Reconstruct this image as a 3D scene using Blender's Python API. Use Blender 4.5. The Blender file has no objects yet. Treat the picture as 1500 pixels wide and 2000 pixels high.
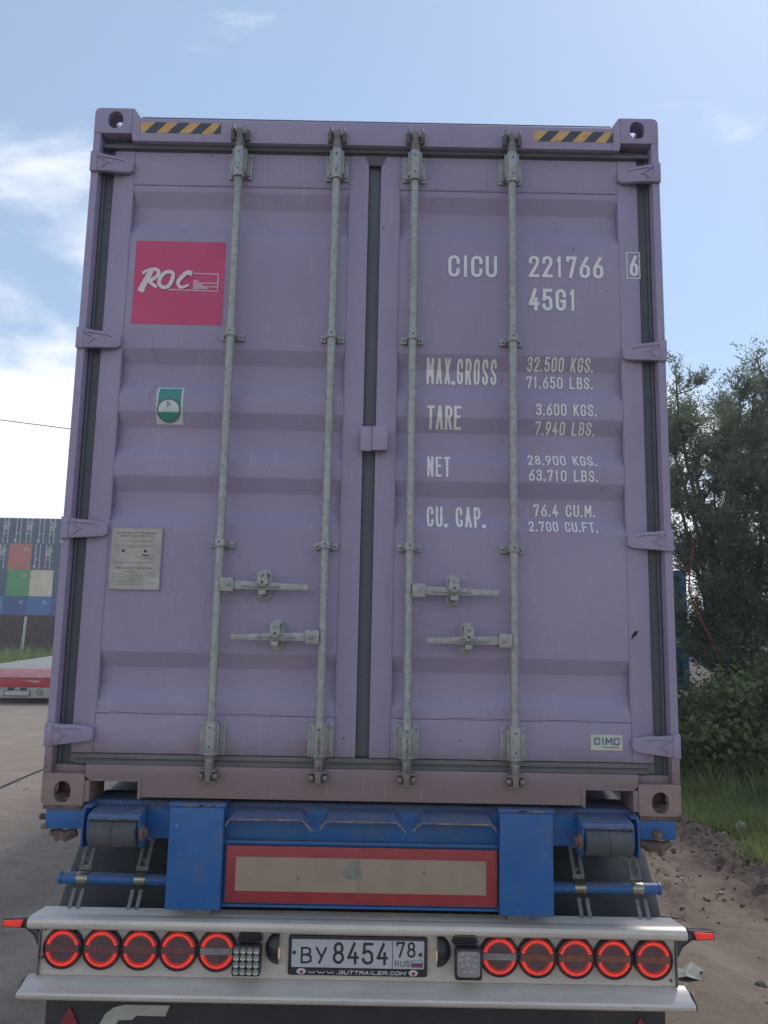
import bpy, bmesh, math, random
import numpy as np
from mathutils import Vector, Matrix
random.seed(7)
rng = np.random.default_rng(7)
R = math.radians
scn = bpy.context.scene
COL = scn.collection

# ------------------------------------------------------------------ camera
cam_d = bpy.data.cameras.new("camera")
cam = bpy.data.objects.new("camera", cam_d)
COL.objects.link(cam)
cam_d.sensor_fit = 'VERTICAL'
cam_d.sensor_height = 36.0
cam_d.lens = 27.1
cam_d.clip_start = 0.05
cam_d.clip_end = 3000
_rx, _ry, _rz = 0.144507657, -0.0193949283, -0.0015451
_M = Matrix.Rotation(_rz, 3, 'Z') @ Matrix.Rotation(_rx, 3, 'X') @ Matrix.Rotation(_ry, 3, 'Y') @ Matrix.Rotation(R(90), 3, 'X')
cam.matrix_world = Matrix.Translation((0.0598732, -3.05867434, 1.85413906)) @ _M.to_4x4()
scn.camera = cam

# ------------------------------------------------------------------ world, sun, exposure
SUN_EL, SUN_AZ = 52.0, 40.0          # degrees; azimuth from +Y, positive towards +X
world = bpy.data.worlds.new("World")
scn.world = world
world.use_nodes = True
wn, wl = world.node_tree.nodes, world.node_tree.links
wn.clear()
w_out = wn.new('ShaderNodeOutputWorld')
w_bg = wn.new('ShaderNodeBackground')
w_bg.inputs['Strength'].default_value = 0.10
w_sky = wn.new('ShaderNodeTexSky')
w_sky.sky_type = 'NISHITA'
w_sky.sun_disc = False
w_sky.sun_elevation = R(SUN_EL)
w_sky.sun_rotation = R(SUN_AZ)
w_sky.air_density = 1.0
w_sky.dust_density = 0.4
w_sky.ozone_density = 1.2
w_co = wn.new('ShaderNodeTexCoord')
w_sep = wn.new('ShaderNodeSeparateXYZ')
wl.new(w_co.outputs['Generated'], w_sep.inputs[0])


def wmath(op, a, b=None, c=None, clamp=False):
    n = wn.new('ShaderNodeMath')
    n.operation = op
    n.use_clamp = clamp
    for i, v in enumerate((a, b, c)):
        if v is None:
            continue
        if isinstance(v, (int, float)):
            n.inputs[i].default_value = v
        else:
            wl.new(v, n.inputs[i])
    return n.outputs[0]


def wramp(src, a, b):
    n = wn.new('ShaderNodeMapRange')
    n.interpolation_type = 'SMOOTHSTEP'
    wl.new(src, n.inputs[0])
    n.inputs[1].default_value = a
    n.inputs[2].default_value = b
    return n.outputs[0]


w_map = wn.new('ShaderNodeMapping')
w_map.inputs['Scale'].default_value = (1.0, 1.0, 2.4)
w_map.inputs['Location'].default_value = (0.30, 0.1, 0.55)
wl.new(w_co.outputs['Generated'], w_map.inputs[0])
w_noi = wn.new('ShaderNodeTexNoise')
w_noi.inputs['Scale'].default_value = 3.4
w_noi.inputs['Detail'].default_value = 9
w_noi.inputs['Roughness'].default_value = 0.55
w_noi.inputs['Distortion'].default_value = 0.25
wl.new(w_map.outputs[0], w_noi.inputs[0])
# clouds get denser towards the horizon all round
w_low = wramp(w_sep.outputs[2], 0.46, 0.02)
w_high = wramp(w_sep.outputs[2], 0.62, 0.30)
w_lowl = wramp(w_sep.outputs[0], 0.35, -0.35)
w_mix1 = wmath('MULTIPLY_ADD', w_low, 0.45, w_noi.outputs[0])
w_mix2 = wmath('MULTIPLY_ADD', wmath('MULTIPLY', w_high, w_lowl), 0.19, w_mix1)
w_cl = wramp(w_mix2, 0.60, 0.84)
w_cloud = wn.new('ShaderNodeMix')
w_cloud.data_type = 'RGBA'
wl.new(wmath('MULTIPLY', w_cl, 0.8), w_cloud.inputs[0])
w_gain = wn.new('ShaderNodeMix')       # thin high veil over the whole sky
w_gain.data_type = 'RGBA'
w_gain.inputs[0].default_value = 0.42
wl.new(w_sky.outputs[0], w_gain.inputs[6])
w_gain.inputs[7].default_value = (4.0, 5.0, 6.6, 1)
wl.new(w_gain.outputs[2], w_cloud.inputs[6])
w_cloud.inputs[7].default_value = (9.2, 9.1, 9.0, 1)
wl.new(w_cloud.outputs[2], w_bg.inputs[0])
wl.new(w_bg.outputs[0], w_out.inputs[0])

sun_d = bpy.data.lights.new("sun", 'SUN')
sun_d.energy = 1.15
sun_d.angle = R(12)
sun_d.color = (1.0, 0.95, 0.88)
sun = bpy.data.objects.new("sun", sun_d)
COL.objects.link(sun)
_sd = Vector((math.sin(R(SUN_AZ)) * math.cos(R(SUN_EL)), math.cos(R(SUN_AZ)) * math.cos(R(SUN_EL)), math.sin(R(SUN_EL))))
sun.rotation_euler = _sd.to_track_quat('Z', 'Y').to_euler()
sun.location = _sd * 40

scn.view_settings.view_transform = 'Standard'
scn.view_settings.look = 'None'
scn.view_settings.exposure = 0.62
scn.view_settings.gamma = 1.0
scn.view_settings.use_curve_mapping = False

# ------------------------------------------------------------------ material helpers
def new_mat(name):
    m = bpy.data.materials.new(name)
    m.use_nodes = True
    nt = m.node_tree
    return m, nt, nt.nodes['Principled BSDF']


class NT:
    def __init__(s, nt):
        s.nt = nt; s.n = nt.nodes; s.l = nt.links
        g = s.n.new('ShaderNodeNewGeometry')
        s.pos = g.outputs['Position']
        s.nor = g.outputs['Normal']
        sp = s.n.new('ShaderNodeSeparateXYZ'); s.l.new(s.pos, sp.inputs[0])
        s.x, s.y, s.z = sp.outputs
        o = s.n.new('ShaderNodeTexCoord'); s.obj = o.outputs['Object']

    def put(s, v, sock):
        if isinstance(v, (int, float)): sock.default_value = v
        elif isinstance(v, tuple): sock.default_value = v if len(v) == 4 or sock.type != 'RGBA' else (*v, 1)
        else: s.l.new(v, sock)

    def math(s, op, a, b=0.0, clamp=False):
        n = s.n.new('ShaderNodeMath'); n.operation = op; n.use_clamp = clamp
        s.put(a, n.inputs[0]); s.put(b, n.inputs[1]); return n.outputs[0]

    def noise(s, scale, detail=4, rough=0.5, stretch=None, vec=None, dist=0.0):
        v = vec or s.pos
        if stretch:
            mp = s.n.new('ShaderNodeMapping'); mp.inputs['Scale'].default_value = stretch
            s.l.new(v, mp.inputs[0]); v = mp.outputs[0]
        n = s.n.new('ShaderNodeTexNoise')
        n.inputs['Scale'].default_value = scale; n.inputs['Detail'].default_value = detail
        n.inputs['Roughness'].default_value = rough; n.inputs['Distortion'].default_value = dist
        s.l.new(v, n.inputs[0]); return n.outputs[0]

    def voro(s, scale, feature='F1', stretch=None):
        v = s.pos
        if stretch:
            mp = s.n.new('ShaderNodeMapping'); mp.inputs['Scale'].default_value = stretch
            s.l.new(v, mp.inputs[0]); v = mp.outputs[0]
        n = s.n.new('ShaderNodeTexVoronoi'); n.feature = feature
        n.inputs['Scale'].default_value = scale; s.l.new(v, n.inputs[0]); return n.outputs[0]

    def ramp(s, v, a, b, lo=0.0, hi=1.0):
        n = s.n.new('ShaderNodeMapRange'); n.interpolation_type = 'SMOOTHSTEP'
        s.put(v, n.inputs[0]); n.inputs[1].default_value = a; n.inputs[2].default_value = b
        n.inputs[3].default_value = lo; n.inputs[4].default_value = hi; return n.outputs[0]

    def mix(s, f, a, b, mode='MIX'):
        n = s.n.new('ShaderNodeMix'); n.data_type = 'RGBA'; n.blend_type = mode
        s.put(f, n.inputs[0]); s.put(a, n.inputs[6]); s.put(b, n.inputs[7]); return n.outputs[2]

    def bump(s, h, strength=0.3, dist=0.01, prev=None):
        n = s.n.new('ShaderNodeBump'); n.inputs['Strength'].default_value = strength
        n.inputs['Distance'].default_value = dist; s.l.new(h, n.inputs['Height'])
        if prev is not None: s.l.new(prev, n.inputs['Normal'])
        return n.outputs[0]


def simple(name, col, rough=0.6, metal=0.0, var=0.15, scale=20, bump=0.0, bscale=60, emit=None, es=0.0, coat=0.0):
    m, nt, b = new_mat(name)
    t = NT(nt)
    c = tuple(col)
    if var:
        f = t.noise(scale, 4, 0.6)
        dark = tuple(x * (1 - var) for x in c); lite = tuple(min(1, x * (1 + var)) for x in c)
        t.l.new(t.mix(t.ramp(f, 0.3, 0.7), (*dark, 1), (*lite, 1)), b.inputs['Base Color'])
        t.l.new(t.ramp(t.noise(scale * 2.3, 3), 0.3, 0.7, max(0.05, rough - 0.08), min(1, rough + 0.08)), b.inputs['Roughness'])
    else:
        b.inputs['Base Color'].default_value = (*c, 1)
        b.inputs['Roughness'].default_value = rough
    b.inputs['Metallic'].default_value = metal
    if coat: b.inputs['Coat Weight'].default_value = coat
    if bump: t.l.new(t.bump(t.noise(bscale, 5), bump, 0.004), b.inputs['Normal'])
    if emit:
        b.inputs['Emission Color'].default_value = (*emit, 1)
        b.inputs['Emission Strength'].default_value = es
    return m


M = {}

def purple_paint():
    m, nt, b = new_mat('purple_paint'); t = NT(nt)
    PC = (0.342, 0.292, 0.410)
    base = t.mix(t.ramp(t.noise(1.3, 5, 0.6), 0.3, 0.7), (PC[0] * .93, PC[1] * .93, PC[2] * .94), (PC[0] * 1.06, PC[1] * 1.06, PC[2] * 1.03))
    base = t.mix(t.ramp(t.noise(55, 4, 0.7), 0.25, 0.75, 0, 0.10), base, (0.20, 0.16, 0.25))
    # rain streaks of dust
    st = t.ramp(t.noise(9, 6, 0.65, (3.2, 1, 0.35)), 0.52, 0.78, 0, 0.20)
    base = t.mix(st, base, (0.30, 0.26, 0.30))
    # brown road dust low down
    low = t.ramp(t.math('ADD', t.z, t.math('MULTIPLY', t.noise(4, 5, 0.7), 0.22)), 1.54, 1.38, 0, 0.86)
    base = t.mix(low, base, (0.225, 0.160, 0.145))
    low2 = t.ramp(t.math('ADD', t.z, t.math('MULTIPLY', t.noise(14, 5, 0.7), 0.12)), 1.32, 1.18, 0, 0.55)
    base = t.mix(low2, base, (0.26, 0.18, 0.14))
    # pale scuffs near the left door's foot
    reg = t.math('MULTIPLY', t.ramp(t.z, 1.35, 1.45), t.ramp(t.z, 1.65, 1.5))
    reg = t.math('MULTIPLY', reg, t.math('MULTIPLY', t.ramp(t.x, -0.98, -0.85), t.ramp(t.x, -0.5, -0.68)))
    sc = t.math('MULTIPLY', reg, t.ramp(t.noise(16, 6, 0.75, (0.5, 1, 1.6)), 0.5, 0.72, 0, 0.45))
    base = t.mix(sc, base, (0.50, 0.47, 0.50))
    # small chips
    ch = t.ramp(t.noise(38, 2, 0.4), 0.765, 0.79, 0, 0.8)
    base = t.mix(ch, base, (0.13, 0.08, 0.07))
    # rust where paint is knocked off the post edges and hinges
    edge = t.ramp(t.math('ABSOLUTE', t.x), 1.192, 1.212)
    er = t.math('MULTIPLY', edge, t.ramp(t.noise(17, 5, 0.7, (1, 1, 1.8)), 0.60, 0.68, 0, 0.8))
    base = t.mix(er, base, (0.17, 0.10, 0.085))
    # dark runs below the seams
    rn = t.math('MULTIPLY', t.ramp(t.noise(26, 3, 0.5, (1, 1, 0.05)), 0.62, 0.72), t.ramp(t.noise(2.2, 4, 0.6), 0.45, 0.62, 0, 0.30))
    base = t.mix(rn, base, (0.17, 0.135, 0.17))
    # fine scratches
    s1 = t.ramp(t.noise(7, 2, 0.3, (9, 1, 1.0)), 0.705, 0.72, 0, 0.16)
    base = t.mix(s1, base, (0.5, 0.45, 0.5))
    t.l.new(base, b.inputs['Base Color'])
    t.l.new(t.ramp(t.noise(6, 4), 0.3, 0.7, 0.48, 0.66), b.inputs['Roughness'])
    h = t.noise(90, 3, 0.5); bmp = t.bump(h, 0.10, 0.002)
    bmp = t.bump(t.noise(2.6, 3, 0.5), 0.5, 0.016, bmp)
    t.l.new(bmp, b.inputs['Normal'])
    return m


def galvanized(name, k=1.0, dirty=0.0):
    m, nt, b = new_mat(name); t = NT(nt)
    v = t.voro(150)
    c = t.mix(t.ramp(t.noise(40, 5, 0.7), 0.3, 0.7), (0.29 * k, 0.30 * k, 0.285 * k), (0.42 * k, 0.43 * k, 0.41 * k))
    c = t.mix(t.ramp(t.noise(14, 5, 0.7, (1, 1, 0.4)), 0.5, 0.75, 0, 0.55), c, (0.22 * k, 0.23 * k, 0.22 * k))
    if dirty:
        c = t.mix(t.ramp(t.noise(30, 4, 0.6), 0.45, 0.65, 0, dirty), c, (0.20, 0.13, 0.10))
    low = t.ramp(t.z, 1.42, 1.26, 0, 0.5)
    c = t.mix(low, c, (0.24, 0.20, 0.18))
    t.l.new(c, b.inputs['Base Color'])
    b.inputs['Metallic'].default_value = 0.35
    t.l.new(t.ramp(v, 0, 1, 0.42, 0.62), b.inputs['Roughness'])
    t.l.new(t.bump(t.noise(120, 4, 0.7), 0.25, 0.002), b.inputs['Normal'])
    return m


def blue_paint():
    m, nt, b = new_mat('blue_paint'); t = NT(nt)
    c = t.mix(t.ramp(t.noise(3, 5, 0.6), 0.3, 0.7), (0.018, 0.105, 0.30), (0.026, 0.135, 0.37))
    c = t.mix(t.ramp(t.noise(8, 6, 0.7), 0.45, 0.8, 0, 0.45), c, (0.15, 0.15, 0.17))
    up = t.n.new('ShaderNodeSeparateXYZ'); t.l.new(t.nor, up.inputs[0])
    c = t.mix(t.math('MULTIPLY', t.ramp(up.outputs[2], 0.4, 0.9), t.ramp(t.noise(20, 5, 0.7), 0.3, 0.7, 0.3, 0.75)), c, (0.21, 0.19, 0.18))
    r = t.ramp(t.noise(17, 6, 0.75), 0.66, 0.70)
    c = t.mix(r, c, (0.20, 0.11, 0.07))
    r2 = t.ramp(t.noise(50, 3, 0.5), 0.735, 0.75, 0, 0.9)
    c = t.mix(r2, c, (0.45, 0.48, 0.5))
    t.l.new(c, b.inputs['Base Color'])
    b.inputs['Roughness'].default_value = 0.42
    t.l.new(t.bump(t.noise(35, 5, 0.6), 0.12, 0.004), b.inputs['Normal'])
    return m


def rust(name='rusty_steel', k=1.0):
    m, nt, b = new_mat(name); t = NT(nt)
    c = t.mix(t.ramp(t.noise(25, 6, 0.7), 0.3, 0.7), (0.09 * k, 0.065 * k, 0.055 * k), (0.24 * k, 0.16 * k, 0.12 * k))
    t.l.new(c, b.inputs['Base Color']); b.inputs['Roughness'].default_value = 0.85
    t.l.new(t.bump(t.noise(70, 5, 0.7), 0.5, 0.004), b.inputs['Normal'])
    return m


def casting_mat():
    m, nt, b = new_mat('casting_paint'); t = NT(nt)
    hi = (0.342, 0.292, 0.410)
    lo = t.mix(t.ramp(t.noise(14, 5, 0.7), 0.35, 0.7), (0.26, 0.195, 0.185), (0.32, 0.225, 0.185))
    c = t.mix(t.ramp(t.z, 1.9, 1.5), hi, lo)
    c = t.mix(t.ramp(t.noise(30, 5, 0.7), 0.55, 0.75, 0, 0.4), c, (0.2, 0.15, 0.14))
    t.l.new(c, b.inputs['Base Color']); b.inputs['Roughness'].default_value = 0.7
    t.l.new(t.bump(t.noise(60, 5, 0.7), 0.4, 0.004), b.inputs['Normal'])
    return m


def aluminium():
    m, nt, b = new_mat('aluminium_profile'); t = NT(nt)
    c = t.mix(t.ramp(t.noise(5, 6, 0.65, (0.4, 1, 2.5)), 0.3, 0.7), (0.54, 0.50, 0.44), (0.68, 0.63, 0.56))
    c = t.mix(t.ramp(t.noise(22, 6, 0.75), 0.56, 0.8, 0, 0.6), c, (0.27, 0.22, 0.18))
    c = t.mix(t.ramp(t.noise(90, 2, 0.5), 0.72, 0.74, 0, 0.7), c, (0.1, 0.08, 0.07))
    t.l.new(c, b.inputs['Base Color'])
    b.inputs['Metallic'].default_value = 0.2
    t.l.new(t.ramp(t.noise(9, 5), 0.3, 0.7, 0.34, 0.5), b.inputs['Roughness'])
    t.l.new(t.bump(t.noise(50, 4, 0.6, (0.25, 1, 1)), 0.12, 0.003), b.inputs['Normal'])
    return m


def rubber(name, col=(0.035, 0.038, 0.042), dust=0.35, dcol=(0.16, 0.145, 0.13)):
    m, nt, b = new_mat(name); t = NT(nt)
    c = t.mix(t.ramp(t.noise(7, 6, 0.7), 0.35, 0.75, 0.05, dust), col, dcol)
    t.l.new(c, b.inputs['Base Color']); b.inputs['Roughness'].default_value = 0.7
    t.l.new(t.bump(t.noise(60, 5, 0.6), 0.25, 0.003), b.inputs['Normal'])
    return m


def ground_mat():
    m, nt, b = new_mat('dirt_ground'); t = NT(nt)
    left = t.ramp(t.math('ADD', t.x, t.math('MULTIPLY', t.noise(0.6, 4), 1.2)), 0.4, 1.2)
    grey = t.mix(t.ramp(t.noise(0.55, 6, 0.65), 0.3, 0.7), (0.30, 0.235, 0.18), (0.37, 0.30, 0.235))
    grey = t.mix(t.ramp(t.noise(5, 7, 0.75, (0.5, 1.6, 1)), 0.42, 0.75, 0, 0.55), grey, (0.165, 0.130, 0.105))
    brn = t.mix(t.ramp(t.noise(0.9, 6, 0.65), 0.3, 0.7), (0.225, 0.165, 0.118), (0.31, 0.235, 0.172))
    brn = t.mix(t.ramp(t.noise(6, 7, 0.75), 0.5, 0.72, 0, 0.6), brn, (0.14, 0.108, 0.09))
    c = t.mix(left, grey, brn)
    # damp earth under the verge
    v = t.math('MULTIPLY', t.ramp(t.math('ADD', t.x, t.math('MULTIPLY', t.noise(1.7, 5), 0.9)), 2.85, 3.25), 0.85)
    c = t.mix(v, c, (0.095, 0.073, 0.055))
    grit = t.ramp(t.voro(60), 0.1, 0.5)
    c = t.mix(t.math('MULTIPLY', t.ramp(t.noise(30, 4, 0.7), 0.5, 0.7), 0.35), c, t.mix(grit, (0.36, 0.30, 0.24), (0.17, 0.135, 0.105)))
    t.l.new(c, b.inputs['Base Color']); b.inputs['Roughness'].default_value = 0.95
    bm_ = t.bump(t.noise(14, 8, 0.75), 0.6, 0.03)
    bm_ = t.bump(t.noise(80, 5, 0.7), 0.5, 0.006, bm_)
    t.l.new(bm_, b.inputs['Normal'])
    return m


def leaf_mat(name, a, c, trans=0.25):
    m, nt, b = new_mat(name); t = NT(nt)
    oi = t.n.new('ShaderNodeNewGeometry')
    rnd = oi.outputs['Random Per Island']
    col = t.mix(rnd, a, c)
    col = t.mix(t.ramp(t.noise(1.4, 4, 0.6), 0.35, 0.7, 0, 0.55), col, tuple(x * 0.75 for x in a))
    t.l.new(col, b.inputs['Base Color']); b.inputs['Roughness'].default_value = 0.6
    tr = t.n.new('ShaderNodeBsdfTranslucent'); t.l.new(col, tr.inputs[0])
    mx = t.n.new('ShaderNodeMixShader'); mx.inputs[0].default_value = trans
    t.l.new(b.outputs[0], mx.inputs[1]); t.l.new(tr.outputs[0], mx.inputs[2])
    t.l.new(mx.outputs[0], t.n['Material Output'].inputs[0])
    return m


M['purple'] = purple_paint()
M['galv'] = galvanized('galvanised_steel')
M['cam'] = galvanized('weathered_cam_steel', 0.55, 0.6)
M['blue'] = blue_paint()
M['rust'] = rust()
M['rustlight'] = rust('light_rust', 1.5)
M['casting'] = casting_mat()
M['alu'] = aluminium()
M['rubber'] = rubber('black_rubber')
M['gasket'] = rubber('door_gasket', (0.10, 0.108, 0.125), 0.35, (0.16, 0.16, 0.165))
M['gasketlow'] = rubber('dusty_gasket', (0.13, 0.125, 0.118), 0.8, (0.22, 0.195, 0.165))
M['mudguard'] = rubber('mudguard_plastic', (0.035, 0.039, 0.044), 0.5, (0.10, 0.10, 0.10))
M['roller'] = rubber('roller_rubber', (0.060, 0.066, 0.072), 0.6, (0.15, 0.15, 0.145))
M['flap'] = rubber('spray_flap', (0.030, 0.031, 0.035), 0.35, (0.10, 0.09, 0.085))
M['tyre'] = rubber('tyre_rubber', (0.03, 0.03, 0.032), 0.5, (0.14, 0.125, 0.11))
M['dark'] = simple('dark_void', (0.02, 0.021, 0.025), 0.9, var=0)
M['decal'] = simple('white_decal', (0.80, 0.80, 0.77), 0.55, var=0.05, scale=45)
M['roc_red'] = simple('red_sticker', (0.58, 0.060, 0.165), 0.45, var=0.06, scale=4)
M['roc_white'] = simple('logo_white', (0.72, 0.66, 0.70), 0.5, var=0.05)
M['plate_grey'] = simple('metal_data_plate', (0.40, 0.385, 0.345), 0.5, 0.3, var=0.12, scale=12)
M['ink'] = simple('grey_ink', (0.16, 0.155, 0.15), 0.6, var=0.1)
M['ink_lite'] = simple('faded_ink', (0.25, 0.23, 0.215), 0.6, var=0.1)
M['cream'] = simple('cream_sticker', (0.56, 0.56, 0.44), 0.5, var=0.06)
M['cimc_blue'] = simple('blue_print', (0.03, 0.12, 0.26), 0.5, var=0)
M['green'] = simple('green_sticker', (0.05, 0.28, 0.22), 0.5, var=0.08)
M['sticker_white'] = simple('white_sticker', (0.60, 0.63, 0.62), 0.5, var=0.05)
M['dgreen'] = simple('dark_green_print', (0.10, 0.17, 0.17), 0.5, var=0)
M['yellow'] = simple('yellow_tape', (0.62, 0.37, 0.12), 0.5, var=0.12, scale=30)
M['black_tape'] = simple('black_tape', (0.055, 0.065, 0.085), 0.5, var=0.1)
M['board_red'] = simple('red_reflective', (0.33, 0.040, 0.045), 0.4, var=0.12, scale=14, coat=0.2)
M['board_tan'] = simple('faded_reflective', (0.34, 0.26, 0.19), 0.45, var=0.07, scale=9, coat=0.2)
M['lamp_black'] = simple('black_plastic', (0.03, 0.03, 0.034), 0.4, var=0.1)
M['lens'] = simple('smoked_red_lens', (0.15, 0.085, 0.09), 0.12, var=0.1, coat=0.6)
M['lens_mid'] = simple('red_brown_lens', (0.22, 0.09, 0.085), 0.2, var=0.15, scale=60, coat=0.5)
M['lens_amber'] = simple('amber_brown_lens', (0.26, 0.105, 0.07), 0.2, var=0.15, scale=60, coat=0.5)
M['lens_clear'] = simple('clear_lens', (0.30, 0.27, 0.28), 0.15, var=0.1, coat=0.5)
M['led'] = simple('lit_red_led', (0.42, 0.03, 0.025), 0.3, var=0, emit=(1.0, 0.045, 0.035), es=0.20)
M['led_hot'] = simple('lit_red_led_core', (0.5, 0.06, 0.04), 0.3, var=0, emit=(1.0, 0.09, 0.05), es=0.42)
M['marker'] = simple('lit_marker_lens', (0.6, 0.05, 0.03), 0.3, var=0, emit=(1.0, 0.05, 0.04), es=0.22)
M['warm'] = simple('lit_plate_lamp', (0.6, 0.5, 0.35), 0.3, var=0, emit=(1.0, 0.66, 0.36), es=0.22)
M['wl_lens'] = simple('worklight_reflector', (0.42, 0.43, 0.38), 0.2, 0.4, var=0.1)
M['num_white'] = simple('number_plate_white', (0.50, 0.50, 0.52), 0.5, var=0.05)
M['num_black'] = simple('number_plate_black', (0.03, 0.03, 0.035), 0.5, var=0)
M['flag_blue'] = simple('flag_blue', (0.05, 0.08, 0.3), 0.5, var=0)
M['flag_red'] = simple('flag_red', (0.4, 0.04, 0.05), 0.5, var=0)
M['zinc'] = simple('yellow_zinc', (0.36, 0.35, 0.27), 0.32, 0.8, var=0.15)
M['strap'] = simple('dusty_bracket_steel', (0.19, 0.19, 0.185), 0.55, 0.3, var=0.2, scale=25, bump=0.2)
M['logo_pale'] = simple('pale_flap_print', (0.46, 0.46, 0.40), 0.6, var=0.08, scale=30)
M['tri_red'] = simple('red_reflector', (0.26, 0.03, 0.035), 0.35, var=0.15, scale=50, coat=0.3)
M['cable'] = simple('cable_black', (0.03, 0.03, 0.035), 0.6, var=0)
M['ground'] = ground_mat()
M['bark'] = simple('grey_bark', (0.10, 0.08, 0.065), 0.9, var=0.3, scale=30, bump=0.6, bscale=40)
M['leafA'] = leaf_mat('willow_leaf', (0.15, 0.185, 0.105), (0.30, 0.34, 0.215), 0.5)
M['leafB'] = leaf_mat('bush_leaf', (0.125, 0.17, 0.062), (0.25, 0.30, 0.12), 0.45)
M['leafC'] = leaf_mat('yellowing_leaf', (0.13, 0.11, 0.04), (0.20, 0.17, 0.06))
M['grass'] = leaf_mat('grass_blade', (0.17, 0.25, 0.075), (0.33, 0.40, 0.15), 0.5)
M['drygrass'] = leaf_mat('dry_grass_blade', (0.20, 0.17, 0.10), (0.32, 0.28, 0.17), 0.2)
M['fence'] = simple('brown_sheet', (0.125, 0.083, 0.078), 0.55, var=0.1, scale=3)
M['pole'] = simple('pale_pole', (0.50, 0.49, 0.46), 0.6, var=0.1)
M['wood'] = simple('grey_wood', (0.2, 0.18, 0.16), 0.85, var=0.2)
M['stone'] = simple('pale_stone', (0.33, 0.29, 0.24), 0.9, var=0.25, scale=20, bump=0.6)
M['clod'] = simple('earth_clod', (0.14, 0.11, 0.09), 0.95, var=0.3, scale=25, bump=0.8)
M['litter'] = simple('torn_litter', (0.30, 0.31, 0.26), 0.7, var=0.2, scale=30)
M['dryleaf'] = simple('dry_leaf', (0.26, 0.19, 0.14), 0.85, var=0.25, scale=40)
M['redcable'] = simple('red_hose', (0.34, 0.055, 0.045), 0.7, var=0.35)
M['trail_red'] = simple('red_trailer_paint', (0.46, 0.045, 0.055), 0.5, var=0.12, scale=6)
M['trail_red_lit'] = simple('lit_red_edge', (0.50, 0.24, 0.23), 0.6, var=0.1, scale=6)  # trailer red with the light on the rear slope put into the colour
M['trail_deck'] = simple('trailer_deck', (0.30, 0.285, 0.26), 0.85, var=0.15, scale=4)
M['trail_white'] = simple('dirty_white_panel', (0.42, 0.40, 0.35), 0.6, var=0.15, scale=8)
M['bluebox'] = simple('old_blue_paint', (0.02, 0.11, 0.22), 0.6, var=0.3, scale=5)


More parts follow.
